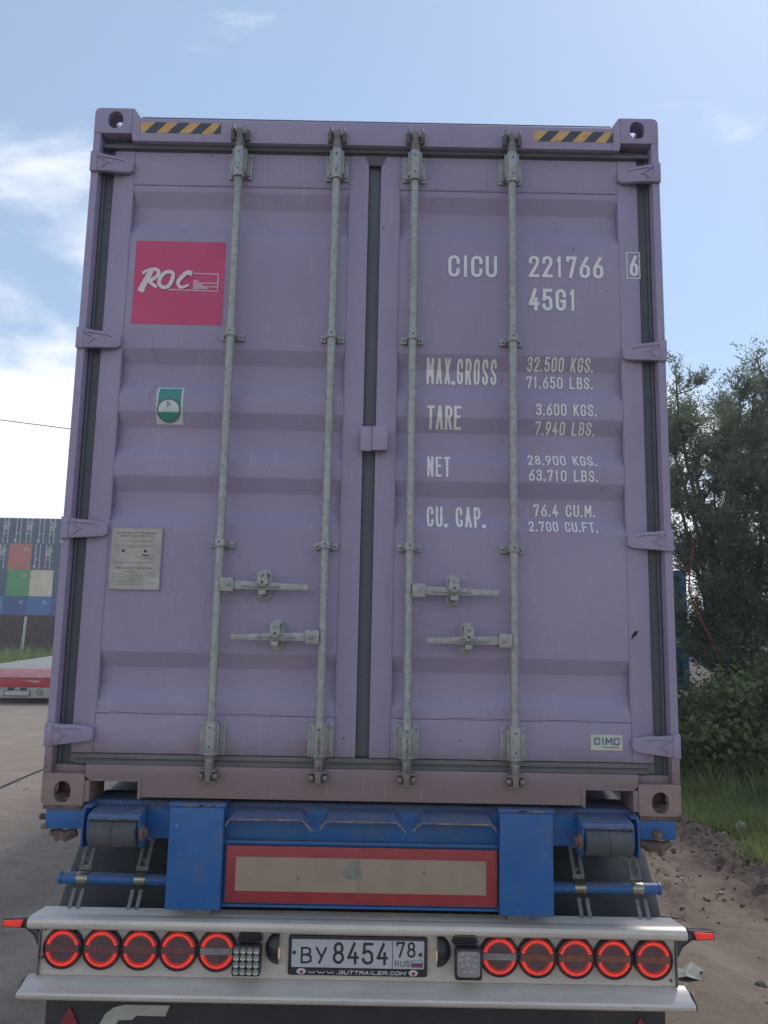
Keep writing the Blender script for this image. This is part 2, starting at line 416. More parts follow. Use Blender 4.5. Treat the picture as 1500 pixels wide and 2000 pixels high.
# ------------------------------------------------------------------ mesh builder
class MB:
    def __init__(s):
        s.v = []; s.f = []; s.m = []; s.cur = 0

    def mat(s, i):
        s.cur = i; return s

    def add(s, vs, fs):
        o = len(s.v)
        s.v += [tuple(p) for p in vs]
        for f in fs:
            s.f.append(tuple(o + i for i in f)); s.m.append(s.cur)
        return s

    def box(s, x0, x1, y0, y1, z0, z1):
        if x0 > x1: x0, x1 = x1, x0
        if y0 > y1: y0, y1 = y1, y0
        if z0 > z1: z0, z1 = z1, z0
        vs = [(x0, y0, z0), (x1, y0, z0), (x1, y1, z0), (x0, y1, z0), (x0, y0, z1), (x1, y0, z1), (x1, y1, z1), (x0, y1, z1)]
        return s.add(vs, [(0, 3, 2, 1), (4, 5, 6, 7), (0, 1, 5, 4), (1, 2, 6, 5), (2, 3, 7, 6), (3, 0, 4, 7)])

    def prism(s, poly, axis, a, b):
        """poly: 2-D points; axis 'x': (y,z), 'y': (x,z), 'z': (x,y)"""
        def P(p, t):
            return {'x': (t, p[0], p[1]), 'y': (p[0], t, p[1]), 'z': (p[0], p[1], t)}[axis]
        n = len(poly)
        vs = [P(p, a) for p in poly] + [P(p, b) for p in poly]
        fs = [tuple(range(n)), tuple(range(2 * n - 1, n - 1, -1))]
        fs += [(i, (i + 1) % n + n if False else i + n, (i + 1) % n + n, (i + 1) % n) for i in range(n)]
        return s.add(vs, fs)

    def cyl(s, p0, p1, r0, r1=None, n=12, caps=True):
        r1 = r0 if r1 is None else r1
        p0, p1 = Vector(p0), Vector(p1)
        d = (p1 - p0).normalized()
        u = d.orthogonal().normalized(); w = d.cross(u)
        vs = []
        for p, r in ((p0, r0), (p1, r1)):
            for i in range(n):
                a = 2 * math.pi * i / n
                vs.append(p + u * math.cos(a) * r + w * math.sin(a) * r)
        fs = [(i, (i + 1) % n, (i + 1) % n + n, i + n) for i in range(n)]
        if caps: fs += [tuple(range(n - 1, -1, -1)), tuple(range(n, 2 * n))]
        return s.add(vs, fs)

    def tube(s, pts, r, n=8):
        pts = [Vector(p) for p in pts]
        rs = r if isinstance(r, (list, tuple)) else [r] * len(pts)
        vs = []
        ref = None
        for i, p in enumerate(pts):
            d = (pts[min(i + 1, len(pts) - 1)] - pts[max(i - 1, 0)]).normalized()
            if ref is None: ref = d.orthogonal().normalized()
            u = (ref - d * ref.dot(d)).normalized(); ref = u
            w = d.cross(u)
            for k in range(n):
                a = 2 * math.pi * k / n
                vs.append(p + u * math.cos(a) * rs[i] + w * math.sin(a) * rs[i])
        fs = []
        for i in range(len(pts) - 1):
            for k in range(n):
                fs.append((i * n + k, i * n + (k + 1) % n, (i + 1) * n + (k + 1) % n, (i + 1) * n + k))
        fs += [tuple(range(n - 1, -1, -1)), tuple((len(pts) - 1) * n + k for k in range(n))]
        return s.add(vs, fs)

    def ball(s, c, r, n=8, sc=(1, 1, 1), jit=0.0):
        vs, fs = [], []
        rows = n // 2 + 1
        for i in range(rows + 1):
            th = math.pi * i / rows
            for k in range(n):
                ph = 2 * math.pi * k / n
                q = r * (1 + random.uniform(-jit, jit))
                if i in (0, rows): q = r
                vs.append((c[0] + q * sc[0] * math.sin(th) * math.cos(ph), c[1] + q * sc[1] * math.sin(th) * math.sin(ph), c[2] + q * sc[2] * math.cos(th)))
        for i in range(rows):
            for k in range(n):
                fs.append((i * n + k, (i + 1) * n + k, (i + 1) * n + (k + 1) % n, i * n + (k + 1) % n))
        return s.add(vs, fs)

    def split(s, tol=.002):
        """connected pieces; pieces whose boxes touch stay together"""
        par = list(range(len(s.v)))
        def find(a):
            while par[a] != a:
                par[a] = par[par[a]]; a = par[a]
            return a
        for f in s.f:
            for i in f[1:]: par[find(i)] = find(f[0])
        isl = {}
        for i in range(len(s.v)): isl.setdefault(find(i), []).append(i)
        boxes = [[k, [min(s.v[i][a] for i in vs) - tol for a in range(3)], [max(s.v[i][a] for i in vs) + tol for a in range(3)]] for k, vs in isl.items()]
        for i, (ka, la, ha) in enumerate(boxes):
            for kb, lb, hb in boxes[i + 1:]:
                if all(la[a] <= hb[a] and lb[a] <= ha[a] for a in range(3)): par[find(kb)] = find(ka)
        out = {}
        for f, m in zip(s.f, s.m):
            k = find(f[0])
            q = out.setdefault(k, (MB(), {}))
            mb, mp = q
            for i in f:
                if i not in mp: mp[i] = len(mb.v); mb.v.append(s.v[i])
            mb.f.append(tuple(mp[i] for i in f)); mb.m.append(m)
        return [q[0] for q in out.values()]

    def build(s, name, mat, parent=None, bevel=0.0, smooth=30, segs=2, origin=None):
        me = bpy.data.meshes.new(name)
        me.from_pydata(s.v, [], s.f)
        mats = mat if isinstance(mat, (list, tuple)) else [mat]
        for q in mats: me.materials.append(M[q] if isinstance(q, str) else q)
        if len(mats) > 1:
            me.polygons.foreach_set('material_index', s.m)
        bm = bmesh.new(); bm.from_mesh(me)
        bmesh.ops.remove_doubles(bm, verts=bm.verts, dist=1e-6)
        bmesh.ops.recalc_face_normals(bm, faces=bm.faces)
        if bevel:
            es = [e for e in bm.edges if len(e.link_faces) == 2 and e.calc_face_angle(0) > R(35)]
            bmesh.ops.bevel(bm, geom=es, offset=bevel, segments=segs, affect='EDGES', profile=0.6, clamp_overlap=True)
        if smooth:
            for f in bm.faces: f.smooth = True
            for e in bm.edges:
                if len(e.link_faces) != 2 or e.calc_face_angle(0) > R(smooth): e.smooth = False
        bm.to_mesh(me); bm.free()
        o = bpy.data.objects.new(name, me)
        COL.objects.link(o)
        if parent is not None:
            o.parent = parent
        if origin is not None:
            me.transform(Matrix.Translation(-Vector(origin))); o.location = origin
        return o


def link_mesh(name, me, parent=None, loc=None):
    o = bpy.data.objects.new(name, me)
    COL.objects.link(o)
    if parent is not None: o.parent = parent
    if loc is not None: o.location = loc
    return o


def tag(o, label=None, cat=None, group=None, kind=None):
    if label: o['label'] = label
    if cat: o['category'] = cat
    if group: o['group'] = group
    if kind: o['kind'] = kind
    return o


def thing(name, label, cat, loc=(0, 0, 0), group=None):
    o = bpy.data.objects.new(name, None)
    COL.objects.link(o)
    o.location = loc; o.empty_display_size = 0.2
    return tag(o, label, cat, group)


# ------------------------------------------------------------------ stroke lettering
def _arc(cx, cy, rx, ry, a0, a1, n=10):
    return [(cx + rx * math.cos(R(a0 + (a1 - a0) * i / n)), cy + ry * math.sin(R(a0 + (a1 - a0) * i / n))) for i in range(n + 1)]


T_ = lambda a, b: _arc(.5, .8, .5, .2, a, b)
B_ = lambda a, b: _arc(.5, .2, .5, .2, a, b)
_six = [(.80, 1), (.16, .56), (.03, .38)] + [(0, .27)] + B_(180, 360) + [(1, .38)] + _arc(.5, .38, .5, .2, 0, 165)
GL = {
    'C': [[(1, .70)] + T_(0, 180) + B_(180, 360) + [(1, .30)]],
    'O': [T_(0, 180) + B_(180, 360) + [(1, .8)]],
    'I': [[(.5, 0), (.5, 1)]],
    'U': [[(0, 1)] + B_(180, 360) + [(1, 1)]],
    'G': [[(1, .72)] + T_(0, 180) + B_(180, 360) + [(1, .44), (.66, .44)]],
    'S': [[(1, .74)] + T_(0, 180) + [(.03, .66), (.5, .5), (.97, .34)] + B_(0, -180) + [(0, .27)]],
    '2': [[(0, .74)] + T_(180, 0) + [(.95, .66), (0, 0), (1, 0)]],
    '3': [[(0, .78)] + T_(180, 0) + [(.9, .62), (.65, .53), (.35, .53)], [(.65, .53), (.93, .42)] + B_(0, -180)],
    '6': [_six],
    '9': [[(1 - x, 1 - y) for x, y in _six]],
    '8': [_arc(.5, .76, .42, .24, -90, 270, 20), _arc(.5, .27, .5, .26, -90, 270, 20)],
    '7': [[(0, .86), (0, 1), (1, 1), (.38, 0)]],
    '1': [[(.2, .84), (.5, 1), (.5, 0)]],
    '4': [[(.62, 1), (0, .28), (1, .28)], [(.74, .52), (.74, 0)]],
    '5': [[(.95, 1), (.12, 1), (.06, .54), (.35, .62), (.65, .62), (.93, .5)] + B_(0, -180)],
    'A': [[(0, 0), (.5, 1), (1, 0)], [(.18, .32), (.82, .32)]],
    'B': [[(0, 0), (0, 1), (.6, 1), (.9, .9), (.9, .64), (.6, .53), (0, .53)], [(.6, .53), (1, .42), (1, .12), (.65, 0), (0, 0)]],
    'D': [[(0, 0), (0, 1), (.55, 1), (.95, .85), (1, .5), (.95, .15), (.55, 0), (0, 0)]],
    'E': [[(1, 1), (0, 1), (0, 0), (1, 0)], [(0, .52), (.8, .52)]],
    'F': [[(1, 1), (0, 1), (0, 0)], [(0, .52), (.8, .52)]],
    'K': [[(0, 0), (0, 1)], [(1, 1), (.05, .42)], [(.3, .58), (1, 0)]],
    'L': [[(0, 1), (0, 0), (1, 0)]],
    'M': [[(0, 0), (0, 1), (.5, .35), (1, 1), (1, 0)]],
    'N': [[(0, 0), (0, 1), (1, 0), (1, 1)]],
    'P': [[(0, 0), (0, 1), (.65, 1), (1, .87), (1, .6), (.65, .47), (0, .47)]],
    'R': [[(0, 0), (0, 1), (.65, 1), (1, .87), (1, .62), (.65, .5), (0, .5)], [(.5, .5), (1, 0)]],
    'T': [[(0, 1), (1, 1)], [(.5, 1), (.5, 0)]],
    'V': [[(0, 1), (.5, 0), (1, 1)]],
    'W': [[(0, 1), (.25, 0), (.5, .7), (.75, 0), (1, 1)]],
    'X': [[(0, 0), (1, 1)], [(0, 1), (1, 0)]],
    'Y': [[(0, 1), (.5, .5), (1, 1)], [(.5, .5), (.5, 0)]],
    'y': [[(0, 1), (.52, .40)], [(1, 1), (.30, 0)]],
}
GL['0'] = GL['O']
GW = {'I': .45, '1': .75, '.': .35, ' ': .7, 'M': 1.15, 'W': 1.3}


def ribbon(mb, pts, w, f, cap=False):
    """flat ribbon along pts; f maps (x, z) -> 3-D"""
    P = [Vector(p) for p in pts]
    closed = (P[0] - P[-1]).length < 1e-6
    if cap and not closed:
        P[0] = P[0] + (P[0] - P[1]).normalized() * w * .5
        P[-1] = P[-1] + (P[-1] - P[-2]).normalized() * w * .5
    n = len(P)
    L = []; Rr = []
    for i in range(n):
        if closed:
            a = P[i] - P[i - 1] if i > 0 else P[0] - P[-2]
            b = P[i + 1] - P[i] if i < n - 1 else P[1] - P[0]
        else:
            a = P[i] - P[i - 1] if i > 0 else P[1] - P[0]
            b = P[i + 1] - P[i] if i < n - 1 else P[-1] - P[-2]
        if a.length < 1e-9: a = b
        if b.length < 1e-9: b = a
        a = a.normalized(); b = b.normalized()
        na = Vector((-a.y, a.x)); nb = Vector((-b.y, b.x))
        m = na + nb
        if m.length < 1e-3: m = na
        m = m.normalized()
        k = w / 2 / max(0.45, m.dot(na))
        L.append(P[i] + m * k); Rr.append(P[i] - m * k)
    ribbon.k = (ribbon.k + 1) % 12
    lift = lambda q, i: (q[0], q[1] - ribbon.k * 4e-5 - i * 1.2e-5, q[2])
    vs = [lift(f(*q), i) for i, q in enumerate(L)] + [lift(f(*q), i) for i, q in enumerate(Rr)]
    mb.add(vs, [(i, i + 1, n + i + 1, n + i) for i in range(n - 1)])


ribbon.k = 0


def text_mb(mb, s, x0, x1, z0, z1, stroke=0.13, y=0.0, slant=0.0, gap=0.30, f=None):
    """fit string s into the box; stroke relative to the height"""
    H = z1 - z0
    ws = [GW.get(c, 1.0) for c in s]
    g = gap
    tot = sum(ws) + g * (len(s) - 1)
    u = (x1 - x0) / tot
    sw = stroke * H
    x = x0
    fn = f or (lambda a, b: (a, y, b))
    for c, w in zip(s, ws):
        cw = w * u
        if c == '.':
            k = sw * 0.62
            cx = x + cw * .4
            mb.add([fn(cx - k, z0), fn(cx + k, z0), fn(cx + k, z0 + 2 * k), fn(cx - k, z0 + 2 * k)], [(0, 1, 2, 3)])
        elif c in GL:
            sx = min(sw / 2, cw * .3)
            for line in GL[c]:
                pts = []
                for a, b in line:
                    X = x + sx + a * (cw - 2 * sx); Z = z0 + sw / 2 + b * (H - sw)
                    pts.append((X + slant * (Z - z0), Z))
                wd = sw * .95 if c == 'I' else min(sw, cw * .34)
                run = [pts[0]]
                for q in range(1, len(pts)):
                    run.append(pts[q])
                    if q < len(pts) - 1:
                        a1 = Vector(pts[q]) - Vector(pts[q - 1]); a2 = Vector(pts[q + 1]) - Vector(pts[q])
                        if a1.length > 1e-9 and a2.length > 1e-9 and a1.angle(a2) > R(62):
                            ribbon(mb, run, wd, fn, True); run = [pts[q]]
                ribbon(mb, run, wd, fn, True)
        x += cw + g * u


# ------------------------------------------------------------------ boolean helper
def boolean_cut(base, cutters):
    for c in cutters:
        md = base.modifiers.new('cut', 'BOOLEAN'); md.operation = 'DIFFERENCE'; md.solver = 'EXACT'; md.object = c
    dg = bpy.context.evaluated_depsgraph_get(); dg.update()
    me = bpy.data.meshes.new_from_object(base.evaluated_get(dg))
    base.modifiers.clear()
    old = base.data; base.data = me; me.name = old.name
    for c in cutters: bpy.data.objects.remove(c)
    return base


def oval(cx, cz, w, h, n=10):
    """stadium outline, taller than wide"""
    r = w / 2; k = h / 2 - r
    return [(cx + r * math.cos(math.pi * i / n), cz + k + r * math.sin(math.pi * i / n)) for i in range(n + 1)] + \
           [(cx + r * math.cos(math.pi + math.pi * i / n), cz - k + r * math.sin(math.pi + math.pi * i / n)) for i in range(n + 1)]


# ==================================================================== GROUND
def vnoise(x, y, seed=0):
    xi = np.floor(x).astype(int); yi = np.floor(y).astype(int)
    xf = x - xi; yf = y - yi
    u = xf * xf * (3 - 2 * xf); v = yf * yf * (3 - 2 * yf)
    def h(a, b):
        k = (a * 374761393 + b * 668265263 + seed * 974711) & 0x7fffffff
        k = (k ^ (k >> 13)) * 1274126177 & 0x7fffffff
        return ((k ^ (k >> 16)) & 0xffff) / 65535.0
    return (h(xi, yi) * (1 - u) + h(xi + 1, yi) * u) * (1 - v) + (h(xi, yi + 1) * (1 - u) + h(xi + 1, yi + 1) * u) * v


def fbm(x, y, seed=0, o=4):
    t = 0; a = 1; s = 0
    for i in range(o):
        t = t + a * vnoise(x * 2 ** i, y * 2 ** i, seed + i); s += a; a *= .5
    return t / s - .5


def sstep(x, a, b):
    t = np.clip((x - a) / (b - a), 0, 1); return t * t * (3 - 2 * t)


def height(x, y):
    x = np.asarray(x, float); y = np.asarray(y, float)
    h = 0.03 * fbm(x * .35, y * .35, 1, 3) + 0.012 * fbm(x * 2.5, y * 2.5, 5, 3)
    near = sstep(y, 14, 9) * sstep(np.abs(x), 9, 6)
    # tyre ruts, left
    for cx, w, d, k in ((-2.1, .26, .035, .10), (-3.0, .22, .03, .12), (-1.5, .2, .02, .05)):
        c = cx - k * (y - 2) + .12 * np.sin(y * .8 + cx)
        h = h - near * d * np.exp(-((x - c) / w) ** 2) + near * d * .6 * np.exp(-((x - c - 1.6 * w) / (w * .5)) ** 2)
    # right: rutted dirt and the ploughed-up ridge by the verge
    rt = sstep(x, 1.2, 1.9)
    lump = fbm(x * 9, y * 9, 11, 4)
    ed = 2.86 + .22 * fbm(y * .9, y * 0 + 3.1, 21, 3) * 2
    ridge = np.exp(-((x - ed) / .26) ** 2)
    fine = fbm(x * 16, y * 16, 51, 3)
    h = h + rt * near * (0.03 * lump + ridge * (0.05 + 0.30 * np.abs(lump) + 0.16 * np.abs(fine)))
    c2 = 2.15 - .22 * (y - 2.0)
    h = h - rt * near * .045 * np.exp(-((x - c2) / .17) ** 2)
    clod = np.exp(-((x - (2.25 + .1 * (y - 3))) / .20) ** 2) * sstep(y, 4.8, 3.9) * sstep(y, 2.2, 2.8)
    h = h + near * clod * .10 * np.abs(fbm(x * 13, y * 13, 31, 3)) * 2
    # verge bank
    h = h + sstep(x, 3.0, 7.5) * sstep(y, -60, -30) * 0.55 * sstep(y, 120, 60) + sstep(x, 3.0, 3.5) * .06
    # the distant yard stands higher
    h = h + 1.15 * sstep(y, 45, 68) * sstep(x, 20, 5)
    return h


def axis(segs):
    out = []
    for a, b, st in segs:
        n = max(1, int(round((b - a) / st))); out += list(np.linspace(a, b, n, endpoint=False))
    out.append(segs[-1][1]); return np.array(out)


gx = axis([(-900, -200, 70), (-200, -60, 14), (-60, -14, 2), (-14, -5, .25), (-5, -1, .045), (-1, 1.1, .15), (1.1, 3.7, .026), (3.7, 9, .12), (9, 30, 1), (30, 200, 14), (200, 900, 70)])
gy = axis([(-900, -200, 70), (-200, -20, 15), (-20, -4, 1), (-4, .6, .2), (.6, 6.2, .028), (6.2, 16, .12), (16, 40, 1), (40, 80, 2.5), (80, 240, 14), (240, 1500, 90)])
X, Y = np.meshgrid(gx, gy)
Z = height(X, Y)
nx, ny = len(gx), len(gy)
me = bpy.data.meshes.new('ground')
vv = np.stack([X.ravel(), Y.ravel(), Z.ravel()], 1)
ii = (np.arange(ny - 1)[:, None] * nx + np.arange(nx - 1)[None, :]).ravel()
ff = np.stack([ii, ii + 1, ii + nx + 1, ii + nx], 1)
me.vertices.add(len(vv)); me.vertices.foreach_set('co', vv.ravel())
me.loops.add(ff.size); me.loops.foreach_set('vertex_index', ff.ravel().astype(np.int32))
me.polygons.add(len(ff)); me.polygons.foreach_set('loop_start', np.arange(0, ff.size, 4, dtype=np.int32))
me.polygons.foreach_set('loop_total', np.full(len(ff), 4, np.int32))
me.update(calc_edges=True); me.polygons.foreach_set('use_smooth', np.ones(len(ff), bool))
me.materials.append(M['ground'])
tag(link_mesh('ground', me), kind='structure')
gz = lambda x, y: float(height(np.array([x]), np.array([y]))[0])

# expansion joint running away on the left
mb = MB()
ys = np.linspace(3.5, 30, 60)
pts = [(-4.05 - .02 * math.sin(y * 1.3), y) for y in ys]
L_ = [(x - .022, y, gz(x, y) + .004) for x, y in pts]; R_ = [(x + .022, y, gz(x, y) + .004) for x, y in pts]
mb.add(L_ + R_, [(i, i + 1, 61 + i - 0, 60 + i) for i in range(59)])
o = mb.build('pavement_joint', 'dark', smooth=0); tag(o, kind='structure')

# clods and small stones on the right-hand dirt
mb = MB()
for i in range(800):
    y = random.uniform(1.0, 6.0)
    x = random.choice((random.gauss(2.86, .2), random.gauss(2.86, .16), random.gauss(2.8, .24), random.gauss(2.3 + .1 * (y - 3), .12), random.uniform(1.4, 3.4) if i % 2 else random.gauss(2.9, .2)))
    if x < 2.6 and y < 2.2 and random.random() < .6: continue
    r = random.choice((.004, .006, .008, .010, .013, .018)) * random.uniform(.7, 1.3)
    mb.mat(0 if random.random() < .85 else 1)
    mb.ball((x, y, gz(x, y) + r * .25), r, 6, (random.uniform(.8, 1.6), random.uniform(.7, 1.3), random.uniform(.5, .9)), .3)
o = mb.build('earth_clods', ['clod', 'stone'], smooth=0); tag(o, kind='stuff')
mb = MB()
for i in range(260):
    y = random.uniform(1.0, 9.0); x = random.uniform(-4.5, -1.3)
    r = random.choice((.005, .008, .012)) * random.uniform(.7, 1.4)
    mb.ball((x, y, gz(x, y) + r * .3), r, 5, (1.2, 1, .6), .25)
o = mb.build('gravel', 'stone', smooth=0); tag(o, kind='stuff')

# ==================================================================== PURPLE CONTAINER
Z0, ZT = 1.150, 4.046
D = 0.045                      # y of the door faces
LEN = 12.192
cont = thing('shipping_container', 'purple high-cube shipping container on the blue trailer, closed doors with four lock rods', 'shipping container', (0, 0, Z0))
CP = Matrix.Translation((0, 0, -Z0))


SPLIT = {'header_gusset', 'cam_keeper', 'locking_cam', 'board_scar', 'bumper_end_cap', 'landing_leg', 'pocket_rim', 'roller_bolt', 'rivet',
         'slotted_hanger', 'rust_patch', 'side_rail', 'side_wall', 'wall_rib', 'roller_bracket', 'dark_blotch_', 'door_gasket', 'board_centre', 'chassis_rail'}


def cbuild(mb, name, mat, parent=cont, **k):
    if name in SPLIT:
        ms = mb.split()
        if len(ms) > 1:
            return [cbuild2(m, name, mat, parent, **k) for m in ms][0]
    return cbuild2(mb, name, mat, parent, **k)


def cbuild2(mb, name, mat, parent=cont, **k):
    o = mb.build(name, mat, None, **k)
    o.parent = parent
    if parent is cont: o.data.transform(CP)
    else:
        pw = Vector(parent.location) + (Vector((0, 0, Z0)) if parent.parent is cont else Vector((0, 0, 0)))
        o.data.transform(Matrix.Translation(-pw))
    return o


# corner castings
def casting(sx, top, rear):
    z0, z1 = (3.928, ZT) if top else (Z0, 1.268)
    y0, y1 = (0, .178) if rear else (LEN - .178, LEN)
    xo, xi = 1.219 * sx, 1.057 * sx
    zz = z1 if top else z0
    mb = MB()
    r = .024; c = []
    # rounded outer corner
    cz = z1 - r if top else z0 + r
    cx = 1.219 - r
    for i in range(7):
        a = R(90 * i / 6)
        c.append((cx + r * math.sin(a), cz + (r * math.cos(a) if top else -r * math.cos(a))))
    if top: poly = [(1.057, z0), (1.057, z1)] + c + [(1.219, z0)]
    else: poly = [(1.057, z1), (1.057, z0)] + c + [(1.219, z1)]
    poly = [(x * sx, z) for x, z in poly]
    mb.prism(poly, 'y', y0, y1)
    o = mb.build('corner_casting', 'casting', None, bevel=.004)
    cm = (z0 + z1) / 2 + (.003 if top else -.012 + .003)
    def cut(f):
        q = MB(); f(q); return q.build('cutter', 'dark', None, smooth=0)
    cs = [cut(lambda q: q.box(1.072 * sx, 1.204 * sx, y0 + .022, y1 - .012, z0 + .012 if top else z0 + .02, z1 - .026 if top else z1 - .012))]
    cs.append(cut(lambda q: q.prism(oval(1.128 * sx if top else 1.139 * sx, cm, .064, .080), 'y', y0 - .05, y0 + .05) if rear else q.prism(oval(1.13 * sx, cm, .064, .080), 'y', y1 - .05, y1 + .05)))
    ym = (y0 + y1) / 2
    cs.append(cut(lambda q: q.prism([(b, a) for a, b in oval(cm, ym, .052, .079)], 'x', 1.19 * sx, 1.25 * sx)))
    zc = z1 if top else z0
    if top: cs.append(cut(lambda q: q.prism([(a, b) for a, b in oval(1.130 * sx, y0 + .108 if rear else ym, .050, .092)], 'z', zc - .04, zc + .04)))
    boolean_cut(o, cs)
    o.parent = cont; o.data.transform(CP)
    return o


for sx in (-1, 1):
    for top in (True, False):
        for rear in (True, False):
            casting(sx, top, rear)

# corner posts: outer flange, recessed channel
for sx in (-1, 1):
    mb = MB()
    mb.box(1.188 * sx, 1.2185 * sx, .002, .16, 1.268, 3.928)
    mb.box(1.10 * sx, 1.188 * sx, .075, .16, 1.268, 3.928)
    cbuild(mb, 'corner_post', 'purple', bevel=.003)
    mb = MB(); mb.box(1.130 * sx, 1.186 * sx, .060, .074, 1.29, 3.93)
    mb.box(1.172 * sx, 1.184 * sx, .048, .0595, 1.30, 3.90)
    cbuild(mb, 'door_gasket', 'gasket', bevel=.002)
    mb = MB(); mb.box(1.16 * sx, 1.2185 * sx, LEN - .16, LEN - .002, 1.268, 3.928)
    cbuild(mb, 'corner_post', 'purple', bevel=.003)

# header and its flared ends, sill with the two cut-outs
mb = MB()
mb.prism([(.0, 3.894), (.0, 3.996), (.006, 4.004), (.10, 4.010), (.10, 3.894)], 'x', -1.02, 1.02)
cbuild(mb, 'door_header', 'purple', bevel=.002)
mb = MB(); mb.box(-1.018, 1.018, .010, .06, 4.0062, 4.0125)
cbuild(mb, 'roof_seam', 'gasket', bevel=.001)
mb = MB()
for sx in (-1, 1):
    mb.prism([(1.0205 * sx, 3.894), (1.050 * sx, 3.894), (1.0565 * sx, 3.935), (1.0565 * sx, 4.046), (1.050 * sx, 4.046), (1.0205 * sx, 4.004)], 'y', .001, .10)
cbuild(mb, 'header_gusset', 'purple', bevel=.002)
mb = MB(); mb.box(-1.19, 1.19, .028, .07, 3.877, 3.8935)
mb.prism([(.020, 3.8935), (.050, 3.8725), (.07, 3.8725), (.07, 3.8935)], 'x', -1.128, 1.128)
mb.box(-1.187, 1.187, .10, .16, 3.80, 3.93)
cbuild(mb, 'header_gasket', 'gasket', bevel=.001)
mb = MB()
pw = [(-1.056, 1.302), (-1.056, 1.26), (-1.036, 1.242), (-.852, 1.242), (-.852, 1.186), (.852, 1.186), (.852, 1.242), (1.036, 1.242), (1.056, 1.26), (1.056, 1.302)]
mb.prism(pw, 'y', .0, .012)
mb.box(-1.056, 1.056, .012, .14, 1.29, 1.302)
mb.box(-.852, .852, .012, .14, 1.186, 1.194)
mb.box(-1.187, -1.056, .03, .14, 1.269, 1.296)
mb.box(1.056, 1.187, .03, .14, 1.269, 1.296)
cbuild(mb, 'door_sill', 'purple', bevel=.0015)
for sx in (-1, 1):
    mb = MB()
    # rims of the cut-out, and the pocket's side walls
    mb.box(.840 * sx, .852 * sx, -.004, .14, 1.180, 1.252)
    mb.box(.852 * sx, 1.036 * sx, -.004, .14, 1.243, 1.252)
    mb.box(1.037 * sx, 1.0565 * sx, .004, .17, 1.165, 1.243)
    cbuild(mb, 'pocket_rim', 'purple', bevel=.0015)
mb = MB(); mb.box(-1.132, 1.132, .038, .07, 1.3025, 1.336)
mb.prism([(.018, 1.3025), (.038, 1.316), (.038, 1.3025)], 'x', -1.11, 1.11)
mb.prism([(.030, 1.322), (.038, 1.334), (.038, 1.318)], 'x', -1.11, 1.11)
cbuild(mb, 'sill_gasket', 'gasketlow', bevel=.001)

# side walls (vertical corrugations), roof, front wall, rails, floor
mb = MB()
prof = []
y = .17; k = 0
while y < LEN - .25:
    prof += [(y, 0), (y + .07, 0), (y + .138, .036), (y + .208, .036)]
    y += .276
for sx in (-1, 1):
    n = len(prof)
    vs = [(sx * (1.212 - d), a, 1.30) for a, d in prof] + [(sx * (1.212 - d), a, 3.96) for a, d in prof]
    mb.add(vs, [(i, i + 1, n + i + 1, n + i) for i in range(n - 1)])
cbuild(mb, 'side_wall', 'purple')
mb = MB()
for sx in (-1, 1):
    mb.box(sx * 1.155, sx * 1.215, .178, LEN - .178, 3.955, 4.015)
    mb.box(sx * 1.165, sx * 1.215, .178, LEN - .178, 1.16, 1.31)
mb.box(-1.05, 1.05, LEN - .06, LEN - .002, 3.93, 4.01); mb.box(-1.05, 1.05, LEN - .06, LEN - .002, 1.18, 1.30)
cbuild(mb, 'side_rail', 'purple', bevel=.003)
mb = MB(); mb.box(-1.155, 1.155, .10, LEN - .03, 4.000, 4.008)
cbuild(mb, 'roof', 'purple')
mb = MB(); mb.box(-1.16, 1.16, LEN - .055, LEN - .03, 1.30, 3.94)
cbuild(mb, 'front_wall', 'purple')
mb = MB(); mb.box(-1.16, 1.16, .15, LEN - .06, 1.270, 1.2985)
for i in range(38):
    yy = .45 + i * .31
    if yy < LEN - .3: mb.box(-1.16, 1.16, yy, yy + .045, 1.19, 1.2695)
cbuild(mb, 'floor', 'rust')
mb = MB(); mb.box(-.03, .03, .064, .080, 1.34, 3.89);
mb.prism([(-.045, 3.872), (.045, 3.872), (.024, 3.825), (-.026, 3.825)], 'y', .040, .0435)
cbuild(mb, 'centre_gasket', 'gasket', bevel=.001)

# doors
GROOVES = [3.690, 2.983, 2.709, 2.438, 1.728]
DEP = .034


def door_profile():
    """list of (z, depth) from top to bottom"""
    out = [(3.716, 0)]
    for g in GROOVES:
        out += [(g, 0), (g - .062, DEP), (g - .137, DEP), (g - .199, 0)]
    out += [(1.494, 0)]
    return out


PROF = door_profile()


def depth_at(z):
    for (za, da), (zb, db) in zip(PROF, PROF[1:]):
        if za >= z >= zb: return da + (db - da) * (za - z) / (za - zb)
    return 0.0


